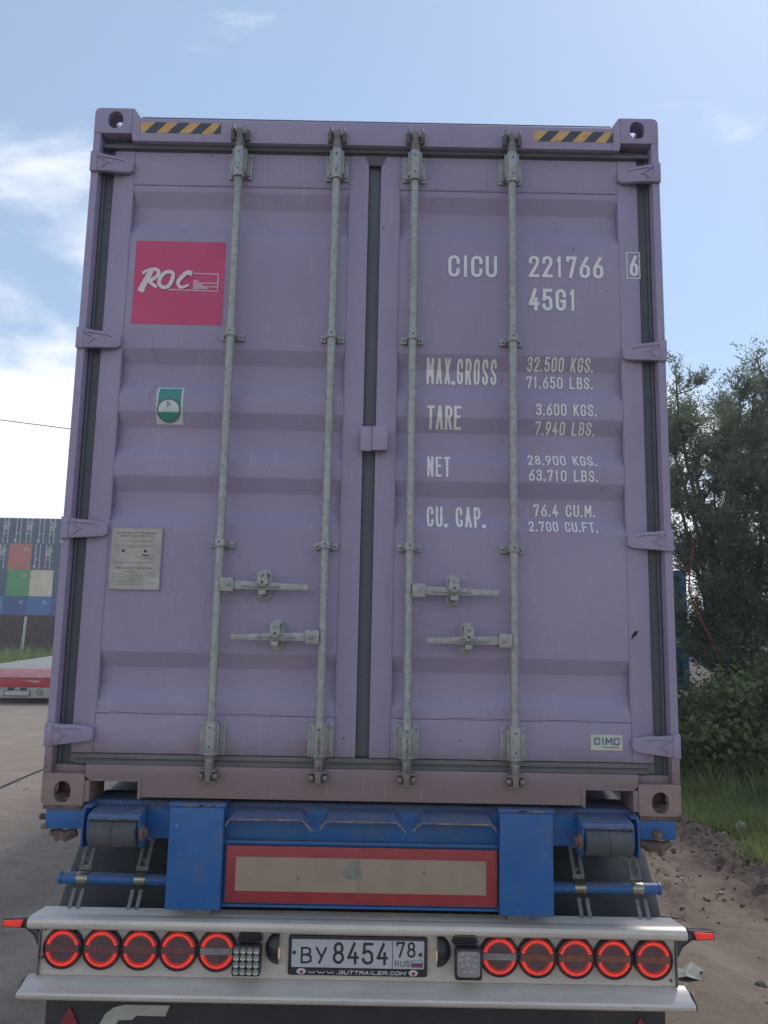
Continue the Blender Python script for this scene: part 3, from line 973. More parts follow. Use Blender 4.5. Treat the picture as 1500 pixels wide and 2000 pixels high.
def make_door(sx):
    xo, xi = (-1.135, -.029) if sx < 0 else (1.135, .024)
    po, pi_ = (-1.049, -.110) if sx < 0 else (1.051, .106)
    lo, hi = min(po, pi_), max(po, pi_)
    mb = MB()
    a, b = min(xo, po), max(xo, po)
    mb.box(a, b, D, D + .05, 1.338, 3.872)
    a, b = min(xi, pi_), max(xi, pi_)
    mb.box(a, b, D, D + .05, 1.338, 3.872)
    mb.box(lo + .0005, hi - .0005, D + .002, D + .05, 3.722, 3.8715)
    mb.box(lo + .0005, hi - .0005, D + .002, D + .05, 1.3385, 1.488)
    # seam welds
    d = mb
    n = len(PROF)
    x0, x1 = lo + .001, hi - .001
    vs = [(x0, D + .004 + q, z) for z, q in PROF] + [(x1, D + .004 + q, z) for z, q in PROF]
    o = None
    mbp = MB(); mbp.add(vs, [(i, i + 1, n + i + 1, n + i) for i in range(n - 1)])
    door = cbuild(mb, 'door', 'purple', bevel=.0025)
    sub = cbuild(mbp, 'door_panel', 'purple', parent=door, smooth=0)
    # soften the folds
    bm = bmesh.new(); bm.from_mesh(sub.data)
    es = [e for e in bm.edges if len(e.link_faces) == 2 and e.calc_face_angle(0) > R(15)]
    bmesh.ops.bevel(bm, geom=es, offset=.0045, segments=3, affect='EDGES', profile=.5)
    for f in bm.faces: f.smooth = True
    bm.to_mesh(sub.data); bm.free()
    wb = MB()
    for zz in (3.719, 1.491):
        pts = [(x0 + (x1 - x0) * i / 24, D + .003, zz + random.uniform(-.0015, .0015)) for i in range(25)]
        wb.tube(pts, .0028, 5)
    for xx in (x0, x1):
        pts = [(xx, D + .003, 1.491 + (3.719 - 1.491) * i / 24) for i in range(25)]
        wb.tube(pts, .0024, 5)
    cbuild(wb, 'weld_seam', 'purple', parent=door)
    return door


door_l = make_door(-1)
door_r = make_door(1)
tag(door_l, 'left door with the red sticker'); tag(door_r, 'right door with the white weight lettering')


# hinges
def hinge(sx, zc, door):
    mb = MB()
    poly = [(1.208, zc + .044), (1.208, zc - .042), (1.15, zc - .036), (1.065, zc - .028), (1.048, zc - .018), (1.048, zc + .022), (1.062, zc + .028), (1.12, zc + .036), (1.15, zc + .036)]
    poly = [(x * sx, z) for x, z in poly]
    n = len(poly)
    yf = lambda x: -.014 + (max(0, 1.19 - abs(x)) / .14) * .040
    vs = [(x, yf(x), z) for x, z in poly] + [(x, yf(x) + .022, z) for x, z in poly]
    mb.add(vs, [tuple(range(n)), tuple(range(2 * n - 1, n - 1, -1))] + [(i, i + n, (i + 1) % n + n, (i + 1) % n) for i in range(n)])
    mb.box(1.190 * sx, 1.2190 * sx, -.014, .01, zc - .043, zc + .045)
    # embossed ribs
    def rib(a, b, r=.0045):
        mb.tube([(a[0] * sx, yf(a[0]) - .001, zc + a[1]), (b[0] * sx, yf(b[0]) - .001, zc + b[1])], r, 6)
    rib((1.188, .030), (1.150, .002)); rib((1.150, .002), (1.172, -.024)); rib((1.178, .027), (1.10, .022), .004)
    rib((1.150, .002), (1.135, .0), .003); rib((1.10, .022), (1.082, .016), .003)
    return cbuild(mb, 'hinge', 'purple', parent=door, bevel=.0018)


for z in (3.788, 3.001, 2.210, 1.412): hinge(-1, z, door_l)
for z in (3.788, 2.993, 2.205, 1.410): hinge(1, z, door_r)


# lock gear
def bolt(mb, x, y, z, r=.0065, h=.006):
    mb.cyl((x, y + .003, z), (x, y - h, z), r, r * .9, 6)
    mb.ball((x, y - h, z), r * .72, 6, (1, .5, 1))


def lock_gear(x, door, hz, hdir, hx_end, hx_ret):
    RY = -.012
    mb = MB()
    mb.cyl((x, RY, 1.275), (x, RY, 3.93), .0172, n=20)
    rod = cbuild(mb, 'lock_rod', 'galv', parent=door)
    # bracket plates and barrels, top and bottom
    for z0, z1, b0, b1 in ((3.746, 3.864, 3.732, 3.853), (1.340, 1.468, 1.358, 1.474)):
        mb = MB()
        for s in (-1, 1):
            mb.box(x + s * .026, x + s * .049, D - .010, D + .001, z0, z1)
            mb.box(x + s * .022, x + s * .030, RY, D - .001, z0 + .006, z1 - .006)
            mb.box(x + s * .030, x + s * .036, D - .018, D - .008, z0 + .008, z1 - .008)
            for zz in (z0 + .016, z1 - .016):
                bolt(mb, x + s * .040, D - .010, zz)
        mb.cyl((x, RY, b0), (x, RY, b1), .0245, n=20)
        mb.cyl((x, RY, b0 - .008), (x, RY, b0), .0275, n=20)
        mb.cyl((x, RY, b1), (x, RY, b1 + .006), .022, n=20)
        mb.mat(1)
        for zz in (b0 + .022, b1 - .022):
            mb.cyl((x, RY - .0235, zz), (x, RY - .0255, zz), .0045, n=10)
        cbuild(mb, 'rod_bracket', ['galv', 'dark'], parent=door, bevel=.0015)
    # guides
    for z in (3.032, 2.160):
        mb = MB()
        prof_ = []
        pts = [(-.047, D - .002), (-.047, D - .012), (-.030, D - .014)]
        pts += [(.0245 * math.cos(R(a)), RY - .0245 * math.sin(R(a))) for a in range(190, -11, -20)][::1]
        ptsL = [(-.048, D), (-.048, D - .009), (-.026, D - .010)] + [(.0235 * math.cos(R(a)), RY - .0235 * math.sin(R(a))) for a in range(180, -1, -20)] + [(.026, D - .010), (.048, D - .009), (.048, D)]
        mb.prism([(x + a, b) for a, b in ptsL], 'z', z - .0145, z + .0145)
        for s in (-1, 1): bolt(mb, x + s * .037, D - .009, z, .0068, .008)
        mb.mat(1); mb.cyl((x, RY - .0225, z + .004), (x, RY - .0245, z + .004), .0045, n=10)
        cbuild(mb, 'rod_guide', ['galv', 'dark'], parent=door, bevel=.0015)
    # cams and keepers
    mb = MB()
    mb.cyl((x, RY, 3.858), (x, RY, 3.920), .0205, .018, n=16)
    mb.box(x - .013, x + .013, RY - .018, RY + .02, 3.915, 3.945)
    mb.tube([(x - .006, RY - .008, 3.925), (x - .026, RY - .016, 3.940), (x - .030, RY - .02, 3.957)], [.009, .008, .005], 6)
    mb.tube([(x + .006, RY - .008, 3.925), (x + .028, RY - .012, 3.925), (x + .034, RY - .008, 3.902)], [.009, .008, .005], 6)
    mb.cyl((x, RY, 1.352), (x, RY, 1.336), .022, .022, n=16)
    mb.cyl((x, RY, 1.336), (x, RY, 1.296), .0165, .020, n=16)
    mb.box(x - .011, x + .011, RY - .018, RY + .008, 1.250, 1.300)
    mb.box(x - .034, x + .034, RY - .014, RY + .002, 1.288, 1.297)
    mb.box(x - .030, x + .030, RY - .014, RY + .002, 1.247, 1.254)
    cbuild(mb, 'locking_cam', 'cam', parent=door, bevel=.002)
    mb = MB()
    for s in (-1, 1):
        mb.box(x + s * .022, x + s * .040, -.020, .0005, 3.897, 3.945)
        mb.tube([(x + s * .030, -.018, 3.905), (x + s * .034, -.034, 3.925), (x + s * .026, -.038, 3.950)], [.008, .007, .004], 6)
        mb.cyl((x + s * .027, .001, 1.272), (x + s * .027, -.030, 1.272), .0125, .011, n=10)
        mb.ball((x + s * .027, -.030, 1.272), .011, 8, (1, .5, 1))
    cbuild(mb, 'cam_keeper', 'cam', parent=cont, bevel=.0015)
    # handle: hub, bar, grip
    mb = MB()
    s = hdir
    HY = -.028
    mb.box(x + s * .012, x + s * .064, HY - .012, HY + .026, hz - .026, hz + .026)
    bolt(mb, x + s * .042, HY - .012, hz, .009, .008)
    x0, x1, x2 = x + s * .062, x + s * .26, hx_end
    for (a, b, h0, h1) in ((x0, x0 + (x2 - x0) * .62, .0165, .0135), (x0 + (x2 - x0) * .62, x2, .0125, .0105)):
        k = .003 if b == x2 else 0
        vs = []
        for X_, h in ((a, h0), (b, h1)):
            zc = hz - (abs(X_ - x0) / abs(x2 - x0)) * .006
            vs += [(X_, HY - .003 - k, zc - h), (X_, HY - .003 - k, zc + h), (X_, HY + .008, zc + h), (X_, HY + .008, zc - h)]
        mb.add(vs, [(0, 1, 5, 4), (1, 2, 6, 5), (2, 3, 7, 6), (3, 0, 4, 7), (0, 3, 2, 1), (4, 5, 6, 7)])
    # pressed keel along the bar
    xm = hx_ret
    for a, b in ((xm - .085, xm), (xm, xm + .085)):
        mb.tube([(a, HY - .004, hz - .004), (b, HY - .011 if True else 0, hz - .004)] if a < xm - .01 else [(a, HY - .011, hz - .004), (b, HY - .004, hz - .004)], [.002, .0065] if a < xm - .01 else [.0065, .002], 6)
    cbuild(mb, 'handle', 'galv', parent=door, bevel=.002)
    # retainer
    mb = MB()
    xr = hx_ret; zt = hz + .003
    mb.prism(oval(xr, zt, .056, .128), 'y', D - .005, D + .001)
    mb.prism(oval(xr, zt, .044, .114), 'y', D - .010, D - .005)
    mb.prism([(xr - .018, zt + .048), (xr + .018, zt + .048), (xr + .020, zt + .016), (xr + .026, zt + .006), (xr, zt - .012), (xr - .026, zt + .006), (xr - .020, zt + .016)], 'y', HY - .022, HY - .013)
    mb.box(xr - .016, xr + .016, HY - .014, D - .008, zt + .036, zt + .048)
    mb.box(xr - .014, xr + .014, HY - .020, D - .008, zt - .040, zt - .022)
    bolt(mb, xr, HY - .022, zt + .037, .008, .007); bolt(mb, xr, D - .010, zt - .045, .007, .007)
    mb.mat(1); mb.cyl((xr, HY - .0215, zt + .008), (xr, HY - .0232, zt + .008), .0055, n=10)
    cbuild(mb, 'handle_retainer', ['galv', 'dark'], parent=door, bevel=.0015)
    return rod


lock_gear(-.583, door_l, 1.996, 1, -.227, -.405)
rod2 = lock_gear(-.166, door_l, 1.800, -1, -.520, -.348)
rod3 = lock_gear(.169, door_r, 1.988, 1, .517, .344)
lock_gear(.583, door_r, 1.800, -1, .237, .401)

# seal wires left hanging on the two inner rods
for rx, door in ((-.166, door_l), (.169, door_r)):
    mb = MB()
    mb.tube([(rx - .030, -.030, 1.476), (rx - .018, -.040, 1.455), (rx, -.043, 1.436), (rx + .018, -.040, 1.452), (rx + .030, -.028, 1.478)], .0028, 6)
    mb.mat(1)
    pts = [(rx + .003 * math.sin(i * 1.9), -.042 + .002 * math.cos(i * 1.9), 1.436 - i * .009) for i in range(12)]
    mb.tube(pts, .0032, 5)
    mb.tube([(rx + .002, -.042, 1.33), (rx + .012, -.044, 1.318), (rx + .008, -.04, 1.298), (rx - .004, -.042, 1.310)], .0035, 5)
    cbuild(mb, 'seal_wire', ['galv', 'cam'], parent=door)

# middle stop plate
mb = MB()
mb.box(-.037, .010, .0, .014, 2.549, 2.651)
mb.prism([(.011, 2.551), (.0735, 2.553), (.0735, 2.646), (.06, 2.652), (.011, 2.6515)], 'y', -.006, .012)
mb.box(.026, .070, .010, D + .001, 2.555, 2.645)
cbuild(mb, 'centre_stop', 'purple', parent=door_r, bevel=.003)


# lettering that follows the corrugation
def decal_on_panel(name, s, x0, x1, z0, z1, stroke, mat='decal', door=door_r, flat=False, gap=.30):
    mb = MB(); text_mb(mb, s, x0, x1, z0, z1, stroke, gap=gap)
    me = bpy.data.meshes.new(name); me.from_pydata(mb.v, [], mb.f); me.materials.append(M[mat])
    bm = bmesh.new(); bm.from_mesh(me)
    if not flat:
        for zb in sorted({q for q, _ in PROF} | {q + e for q, _ in PROF for e in (-.006, .006, -.003, .003)}):
            if z0 - .01 < zb < z1 + .01:
                bmesh.ops.bisect_plane(bm, geom=bm.verts[:] + bm.edges[:] + bm.faces[:], plane_co=(0, 0, zb), plane_no=(0, 0, 1), dist=1e-6)
    for v in bm.verts:
        v.co.y += D + (.0025 + depth_at(v.co.z) if not flat else -.0012)
        if not flat: v.co.y -= .0012
    bmesh.ops.recalc_face_normals(bm, faces=bm.faces)
    bm.to_mesh(me); bm.free()
    me.transform(Matrix.Translation((0, 0, -Z0)))
    o = bpy.data.objects.new(name, me); COL.objects.link(o); o.parent = door
    return o


for args in (('CICU', .319, .527, 3.325, 3.422, .138, .28), ('221766', .663, .981, 3.330, 3.427, .138, .28), ('45G1', .662, .865, 3.181, 3.279, .145, .28),
             ('MAX.GROSS', .232, .530, 2.859, 2.967, .118, .24), ('32.500 KGS.', .656, .936, 2.922, 2.978, .130, .3), ('71.650 LBS.', .655, .936, 2.850, 2.902, .130, .3),
             ('TARE', .235, .379, 2.661, 2.758, .130, .16), ('3.600 KGS.', .688, .940, 2.724, 2.775, .130, .3), ('7.940 LBS.', .687, .936, 2.648, 2.700, .130, .3),
             ('NET', .237, .335, 2.455, 2.546, .138, .18), ('28.900 KGS.', .654, .938, 2.514, 2.560, .14, .3), ('63.710 LBS.', .656, .940, 2.447, 2.494, .14, .3),
             ('CU. CAP.', .239, .480, 2.249, 2.339, .138, .22), ('76.4 CU.M.', .680, .934, 2.305, 2.355, .14, .3), ('2.700 CU.FT.', .656, .937, 2.238, 2.283, .14, .3)):
    decal_on_panel('lettering', args[0], *args[1:5], args[5], gap=args[6])
decal_on_panel('lettering', '6', 1.093, 1.130, 3.342, 3.436, .138, flat=True)
mb = MB()
ribbon(mb, [(1.082, 3.333), (1.136, 3.333), (1.136, 3.449), (1.082, 3.449), (1.082, 3.333)], .004, lambda a, b: (a, D - .0012, b))
cbuild(mb, 'lettering_box', 'decal', parent=door_r, smooth=0)


def panel_quad(mb, x0, x1, z0, z1, off=0.0, sk=0.0):
    """a sticker that follows the folds"""
    zs = sorted({z0, z1} | {q for q, _ in PROF if z0 < q < z1})
    vs = []
    for z in zs:
        k = sk * (z - z0)
        vs += [(x0 + k, D + .0028 + depth_at(z) - off, z), (x1 + k, D + .0028 + depth_at(z) - off, z)]
    mb.add(vs, [(2 * i, 2 * i + 1, 2 * i + 3, 2 * i + 2) for i in range(len(zs) - 1)])


# ROC sticker
mb = MB(); panel_quad(mb, -1.018, -.634, 3.088, 3.460)
roc = cbuild(mb, 'red_sticker', 'roc_red', parent=door_l, smooth=0)


def rz(X, Yv):
    v = Yv / 7.5 + 460; u = X / 7.5 - 16
    return (-1.018 + (u + 9 * (v - 470) / 163) / 458.0, 3.459 - ((v - 470) - 3 * u / 176) / 438.0)


mb = MB()
def fat(pts, w0, w1):
    """brush stroke: tapered ribbon"""
    n = len(pts); P = [Vector(rz(*p)) for p in pts]
    # resample smooth
    Q = []
    for i in range(n - 1):
        p0 = P[max(i - 1, 0)]; p1 = P[i]; p2 = P[i + 1]; p3 = P[min(i + 2, n - 1)]
        for k in range(6):
            t = k / 6
            Q.append(.5 * ((2 * p1) + (p2 - p0) * t + (2 * p0 - 5 * p1 + 4 * p2 - p3) * t * t + (3 * p1 - p0 - 3 * p2 + p3) * t ** 3))
    Q.append(P[-1])
    m = len(Q); vs = []
    for i, q in enumerate(Q):
        d = (Q[min(i + 1, m - 1)] - Q[max(i - 1, 0)]).normalized(); nn = Vector((-d.y, d.x))
        w = 1.22 * (w0 + (w1 - w0) * i / (m - 1)) / 7.5 / 458 / 2 * (1 + .08 * math.sin(i * 1.7))
        yy = D + .0012 + fat.e - i * 1.5e-5
        vs += [(q.x + nn.x * w, yy, q.y + nn.y * w), (q.x - nn.x * w, yy, q.y - nn.y * w)]
    mb.add(vs, [(2 * i, 2 * i + 1, 2 * i + 3, 2 * i + 2) for i in range(m - 1)])
    fat.e -= .0008
fat.e = 0
fat([(345, 510), (285, 630), (235, 720), (188, 828)], 62, 78)
fat([(215, 560), (290, 515), (390, 498), (450, 530), (430, 600), (350, 655), (290, 672)], 34, 50)
fat([(300, 650), (350, 710), (425, 765)], 50, 34)
fat([(650, 545), (560, 545), (490, 610), (460, 700), (510, 765), (590, 755), (650, 660), (660, 560), (600, 535)], 48, 44)
fat([(940, 570), (870, 552), (790, 620), (735, 700), (770, 765), (830, 760), (895, 728)], 62, 26)
for ln in ([(955, 557), (1322, 570), (1310, 822), (590, 796)], [(955, 697), (1312, 706)], [(955, 748), (1310, 758)]):
    ribbon(mb, [rz(*p) for p in ln], .0035, lambda a, b: (a, D + .0014, b))
for k, (x0, x1, yy) in enumerate(((955, 1020, 670), (955, 1085, 725), (955, 1165, 776))):
    xx = x0
    while xx < x1:      # the small print is unreadable in the photo: short ticks
        ribbon(mb, [rz(xx, yy - 13), rz(xx + 8, yy + 12)], .0022, lambda a, b: (a, D + .0014, b)); xx += 15
        ribbon(mb, [rz(xx - 5, yy), rz(xx + 7, yy)], .0018, lambda a, b: (a, D + .0013, b))
cbuild(mb, 'logo_print', 'roc_white', parent=door_l, smooth=0)

# green inspection sticker
mb = MB()
panel_quad(mb, -.890, -.779, 2.661, 2.816, .0000)
mb.mat(1); panel_quad(mb, -.882, -.787, 2.722, 2.811, .0006)
def disc(mb, cx, cz, r, off, z_lo=None, z_hi=None, n=28):
    ring = [(cx + r * math.cos(2 * math.pi * i / n), cz + r * math.sin(2 * math.pi * i / n)) for i in range(n)]
    if z_lo is not None: ring = [(a, max(b, z_lo)) for a, b in ring]
    if z_hi is not None: ring = [(a, min(b, z_hi)) for a, b in ring]
    vs = [(a, D + .0028 + depth_at(b) - off, b) for a, b in ring] + [(cx, D + .0028 + depth_at((ring[7][1] + ring[21][1]) / 2) - off, (ring[7][1] + ring[21][1]) / 2)]
    mb.add(vs, [(i, (i + 1) % n, n) for i in range(n)])
mb.mat(2); disc(mb, -.836, 2.716, .0505, .0026)
mb.mat(0); disc(mb, -.836, 2.716, .0430, .0032)
mb.mat(3); disc(mb, -.836, 2.716, .0430, .0036, z_hi=2.706)
mb.mat(2); text_mb(mb, 'DEKRA', -.872, -.800, 2.700, 2.716, .2, f=lambda a, b: (a, D - .0012 + depth_at(2.70), b))
ribbon(mb, [(-.846, 2.728), (-.830, 2.739), (-.843, 2.751), (-.843, 2.737)], .003, lambda a, b: (a, D - .0012, b))
cbuild(mb, 'green_sticker', ['sticker_white', 'green', 'dgreen', 'green'], parent=door_l, smooth=0)

# safety approval plate
mb = MB(); mb.box(-1.034, -.827, D - .004, D + .003, 1.970, 2.222)
mb.mat(1); mb.box(-1.030, -.831, D - .0052, D - .003, 1.974, 2.218)
mb.mat(2)
fy = lambda a, b: (a, D - .0060, b)
text_mb(mb, 'APPROVED FOR TRANSPORT', -1.012, -.850, 2.196, 2.203, .16, f=fy)
text_mb(mb, 'UNDER CUSTOMS SEAL', -.998, -.862, 2.184, 2.191, .16, f=fy)
text_mb(mb, 'CSC SAFETY APPROVAL', -1.006, -.862, 2.054, 2.062, .16, f=fy)
mb.mat(3)
def dashes(x0, x1, z, h=.0028):
    x = x0
    while x < x1 - .004:
        w = random.uniform(.004, .016); w = min(w, x1 - x)
        mb.add([fy(x, z), fy(x + w, z), fy(x + w, z + h), fy(x, z + h)], [(0, 1, 2, 3)]); x += w + random.uniform(.002, .006)
for x0, x1, z in ((-.985, -.870, 2.165), (-1.02, -.855, 2.147), (-.965, -.885, 2.140), (-.93, -.85, 2.103), (-.93, -.86, 2.095), (-1.02, -.86, 2.079),
                  (-.975, -.93, 2.043), (-1.022, -.972, 2.032), (-1.022, -.972, 2.022), (-1.022, -.965, 2.011), (-1.022, -.94, 2.001), (-1.022, -.90, 1.991),
                  (-.95, -.885, 2.028), (-.95, -.885, 2.019), (-.95, -.89, 2.010), (-.945, -.895, 2.001), (-.875, -.845, 2.038), (-.875, -.845, 2.030), (-.875, -.850, 2.022), (-.872, -.848, 1.996)):
    dashes(x0, x1, z)
mb.mat(4)
for x in (-.982, -.893): mb.cyl((x, D - .004, 2.127), (x, D - .009, 2.127), .0065, .005, 10)
mb.add([fy(-.905, 2.108), fy(-.878, 2.108), fy(-.878, 2.113), fy(-.905, 2.113)], [(0, 1, 2, 3)])
cbuild(mb, 'data_plate', ['purple', 'plate_grey', 'ink', 'ink_lite', 'lamp_black'], parent=door_l, smooth=0)

# maker's sticker
mb = MB(); mb.box(.889, 1.013, D - .0004, D + .004, 1.384, 1.443)
mb.mat(1); text_mb(mb, 'CIMC', .902, 1.002, 1.404, 1.432, .17, y=D - .0014, gap=.22)
ribbon(mb, [(.935, 1.396), (.995, 1.396)], .0025, lambda a, b: (a, D - .0014, b))
cbuild(mb, 'maker_sticker', ['cream', 'cimc_blue'], parent=door_r, smooth=0)

# hazard tape on the header
def tape(x0, x1, z0, z1, first_yellow_w):
    mb = MB()
    mb.mat(0); mb.add([(x0, -.0008, z0), (x1, -.0008, z0), (x1, -.0008, z1), (x0, -.0008, z1)], [(0, 1, 2, 3)])
    mb.mat(1)
    pitch = .098; h = z1 - z0; x = x0 + first_yellow_w
    k = .046
    for i in range(5):
        a = x + i * pitch; b = a + .049
        P = [(a - k * .3, z0), (b - k * .3, z0), (b + k * .7, z1), (a + k * .7, z1)]
        P = [(min(max(p, x0), x1), q) for p, q in P]
        if P[0][0] >= P[1][0] - 1e-4 and P[3][0] >= P[2][0] - 1e-4: continue
        mb.add([(p, -.0018, q) for p, q in P], [(0, 1, 2, 3)])
    cbuild(mb, 'hazard_tape', ['yellow', 'black_tape'], smooth=0)
tape(-1.016, -.671, 3.932, 3.981, .030)
tape(.681, 1.023, 3.929, 3.978, .030)

# dark mark on the right door
mb = MB()
for cx, cz, r in ((1.075, 1.838, .008), (1.070, 1.832, .007), (1.064, 1.824, .005), (1.080, 1.843, .005), (1.061, 1.817, .004)):
    mb.add([(cx + r * random.uniform(.7, 1.2) * math.cos(a), D - .001 - r * .02, cz + r * random.uniform(.7, 1.2) * math.sin(a)) for a in np.linspace(0, 2 * math.pi, 9)[:-1]], [tuple(range(8))])
cbuild(mb, 'dark_blotch', 'dark', parent=door_r, smooth=0)

# ==================================================================== TRAILER CHASSIS
tr = thing('container_trailer', 'blue trailer under the purple container, aluminium bumper with ten lit round tail lights', 'trailer')


def tb(mb, name, mat, parent=tr, **k):
    if name in SPLIT:
        ms = mb.split()
        if len(ms) > 1: return [m.build(name, mat, parent, **k) for m in ms][0]
    return mb.build(name, mat, parent, **k)


# rear cross member
mb = MB()
mb.prism([(.030, 1.030), (.030, 1.134), (.060, 1.162), (.14, 1.166), (.22, 1.166), (.22, 1.030)], 'x', -1.045, 1.045)
tb(mb, 'cross_member', 'blue', bevel=.004)
for sx in (-1, 1):
    mb = MB()
    mb.box(sx * 1.047, sx * 1.200, .015, .20, 1.062, 1.134)
    tb(mb, 'twistlock_housing', 'blue', bevel=.004)
    mb = MB()
    mb.box(sx * 1.060, sx * 1.212, .008, .19, 1.135, 1.150)
    if sx < 0:
        mb.cyl((-1.200, .07, 1.095), (-1.232, .06, 1.095), .012, n=8); mb.ball((-1.232, .06, 1.095), .013, 8)
        mb.box(-1.215, -1.190, .012, .10, 1.060, 1.075)
        mb.ball((-1.180, .05, 1.040), .017, 8, (1, 1, .8)); mb.ball((-1.160, .04, 1.024), .014, 8)
        mb.tube([(-1.17, .05, 1.045), (-1.13, .04, 1.030), (-1.09, .05, 1.045)], [.014, .022, .018], 8)
    else:
        mb.cyl((1.127, .02, 1.085), (1.127, .002, 1.085), .020, .018, n=12); mb.cyl((1.127, .004, 1.083), (1.127, -.008, 1.083), .011, n=8)
        mb.tube([(1.06, .06, 1.045), (1.11, .05, 1.034), (1.16, .05, 1.030), (1.20, .07, 1.040)], [.014, .024, .020, .012], 8)
        mb.ball((1.15, .04, 1.012), .016, 8)
    tb(mb, 'twistlock', 'rust', bevel=.002)
# posts
for x0, x1 in ((-.720, -.515), (.522, .724)):
    mb = MB()
    mb.box(x0, x1, -.022, .21, .793, 1.158)
    o = tb(mb, 'upright_post', 'blue', bevel=.006)
    mb = MB(); mb.box(x0 - .004, x1 + .006, -.026, .20, 1.1585, 1.172)
    tb(mb, 'top_cap', 'rustlight' if False else 'blue', parent=o, bevel=.004)
    mb = MB()
    for i in range(5):
        cx = random.uniform(x0 + .03, x1 - .03)
        pts = [(cx + random.uniform(.008, .03) * math.cos(a), -.0275, 1.166 + random.uniform(.002, .0045) * math.sin(a)) for a in np.linspace(0, 2 * math.pi, 8)[:-1]]
        mb.add(pts, [tuple(range(7))])
    tb(mb, 'rust_patch', 'rustlight', parent=o, smooth=0)
# backing plate and awning-like guides
mb = MB()
mb.box(-.514, .521, .022, .030, .797, 1.034)
mb.box(-.514, .521, .010, .022, 1.022, 1.034)
mb.box(-.514, .521, .010, .022, .797, .806)
tb(mb, 'backing_plate', 'blue', bevel=.002)
for P in ([(-.502, 1.100), (-.490, 1.124), (-.218, 1.126), (-.180, 1.088)], [(-.153, 1.092), (-.131, 1.122), (.135, 1.124), (.169, 1.090)],
          [(.194, 1.094), (.226, 1.123), (.492, 1.122), (.508, 1.097)]):
    Q = [(P[0][0] + .026, 1.138), (P[1][0] + .014, 1.152), (P[2][0] - .014, 1.152), (P[3][0] - .028, 1.138)]
    GY = -.045
    vs = [(x, GY, z) for x, z in P] + [(x, .055, z) for x, z in Q] + [(x, GY, z - .006) for x, z in P] + [(x, .055, z - .010) for x, z in Q]
    mb = MB(); fs = []
    for i in range(3): fs += [(i, i + 1, 5 + i, 4 + i), (8 + i, 12 + i, 13 + i, 9 + i), (i, 8 + i, 9 + i, i + 1)]
    fs += [(0, 4, 12, 8), (3, 11, 15, 7)]
    mb.add(vs, fs)
    g = tb(mb, 'guide_lip', 'blue')
    mb = MB()
    n = 26
    pts = []
    for i in range(n + 1):
        t = i / n * 3
        k = min(int(t), 2); f = t - k
        a, b = P[k], P[k + 1]
        pts.append((a[0] + (b[0] - a[0]) * f, -.0455, a[1] + (b[1] - a[1]) * f - .002))
    mb.tube(pts, [.0030 + random.uniform(-.001, .0015) for _ in pts], 5)
    tb(mb, 'worn_edge', 'rustlight', parent=g)

# rollers with their hoods
for sx in (-1, 1):
    a, b = (-1.000, -.828) if sx < 0 else (.834, 1.004)
    mb = MB()
    m_ = (a + b) / 2
    mb.cyl((a, -.045, 1.068), (m_ - .001, -.045, 1.068), .0485, .050, 28)
    mb.cyl((m_ + .001, -.045, 1.068), (b, -.045, 1.068), .050, .0485, 28)
    mb.cyl((m_ - .002, -.045, 1.068), (m_ + .002, -.045, 1.068), .047, n=24)
    ro = tb(mb, 'guide_roller', 'roller', bevel=.003)
    mb = MB()
    # hood: top plate, curved sides
    for xx, t_ in ((a - .012, .008), (b + .004, .008)):
        mb.prism([(.04, 1.150), (-.055, 1.134), (-.070, 1.10), (-.066, 1.055), (-.04, 1.015), (.0, 1.00), (.04, 1.01)], 'x', xx, xx + t_)
    mb.prism([(.04, 1.152), (-.058, 1.136), (-.072, 1.118), (-.066, 1.114), (-.052, 1.126), (.04, 1.142)], 'x', a - .011, b + .011)
    ox = a - .040 if sx < 0 else b + .030
    mb.prism([(.04, 1.165), (-.03, 1.158), (-.045, 1.14), (-.045, 1.01), (.04, 1.00)], 'x', ox, ox + .008)
    mb.box(min(ox, a - .01), max(ox + .008, a - .01), -.03, .04, 1.150, 1.158) if sx < 0 else mb.box(b + .01, ox + .006, -.03, .04, 1.146, 1.154)
    tb(mb, 'roller_bracket', 'blue', bevel=.003)
    mb = MB()
    e = b + .012 if sx < 0 else a - .012
    s = 1 if sx < 0 else -1
    mb.cyl((e, -.045, 1.068), (e + s * .012, -.045, 1.068), .030, .028, 16)
    mb.cyl((e + s * .012, -.045, 1.068), (e + s * .022, -.045, 1.068), .018, n=6)
    mb.tube([(a - .010, -.069, 1.122), (a + .05, -.071, 1.1235), (m_, -.0705, 1.121), (b - .04, -.071, 1.1235), (b + .010, -.069, 1.122)], .0036, 5)
    tb(mb, 'roller_bolt', 'rust', bevel=.001)

# reflector board
mb = MB(); mb.box(-.503, .516, .0, .009, .817, 1.018)
board = tb(mb, 'reflector_board', 'board_red', bevel=.001)
tag(board, 'red bordered rear marking board with faded tan centre')
mb = MB()
mb.box(-.466, -.006, -.0012, .0, .858, .979); mb.box(-.004, .474, -.0012, .0, .8575, .9785)
tb(mb, 'board_centre', 'board_tan', parent=board)
mb = MB()
pts = [(-.045, .972), (.0, .973), (.001, .94), (.012, .915), (.005, .900), (-.018, .903), (-.045, .908), (-.07, .918), (-.058, .935)]
mb.add([(x, -.0018, z) for x, z in pts], [tuple(range(len(pts)))])
tb(mb, 'glue_stain', simple('glue_stain', (0.23, 0.23, 0.20), 0.5, var=0.2, scale=60), parent=board, smooth=0)
mb = MB()
for x, z, r in ((-.232, .905, .006), (.242, .932, .006), (.243, .947, .003), (.37, .88, .002)):
    mb.ball((x, -.0014, z), r, 8, (1, .15, .6))
tb(mb, 'board_scar', 'rust', parent=board)

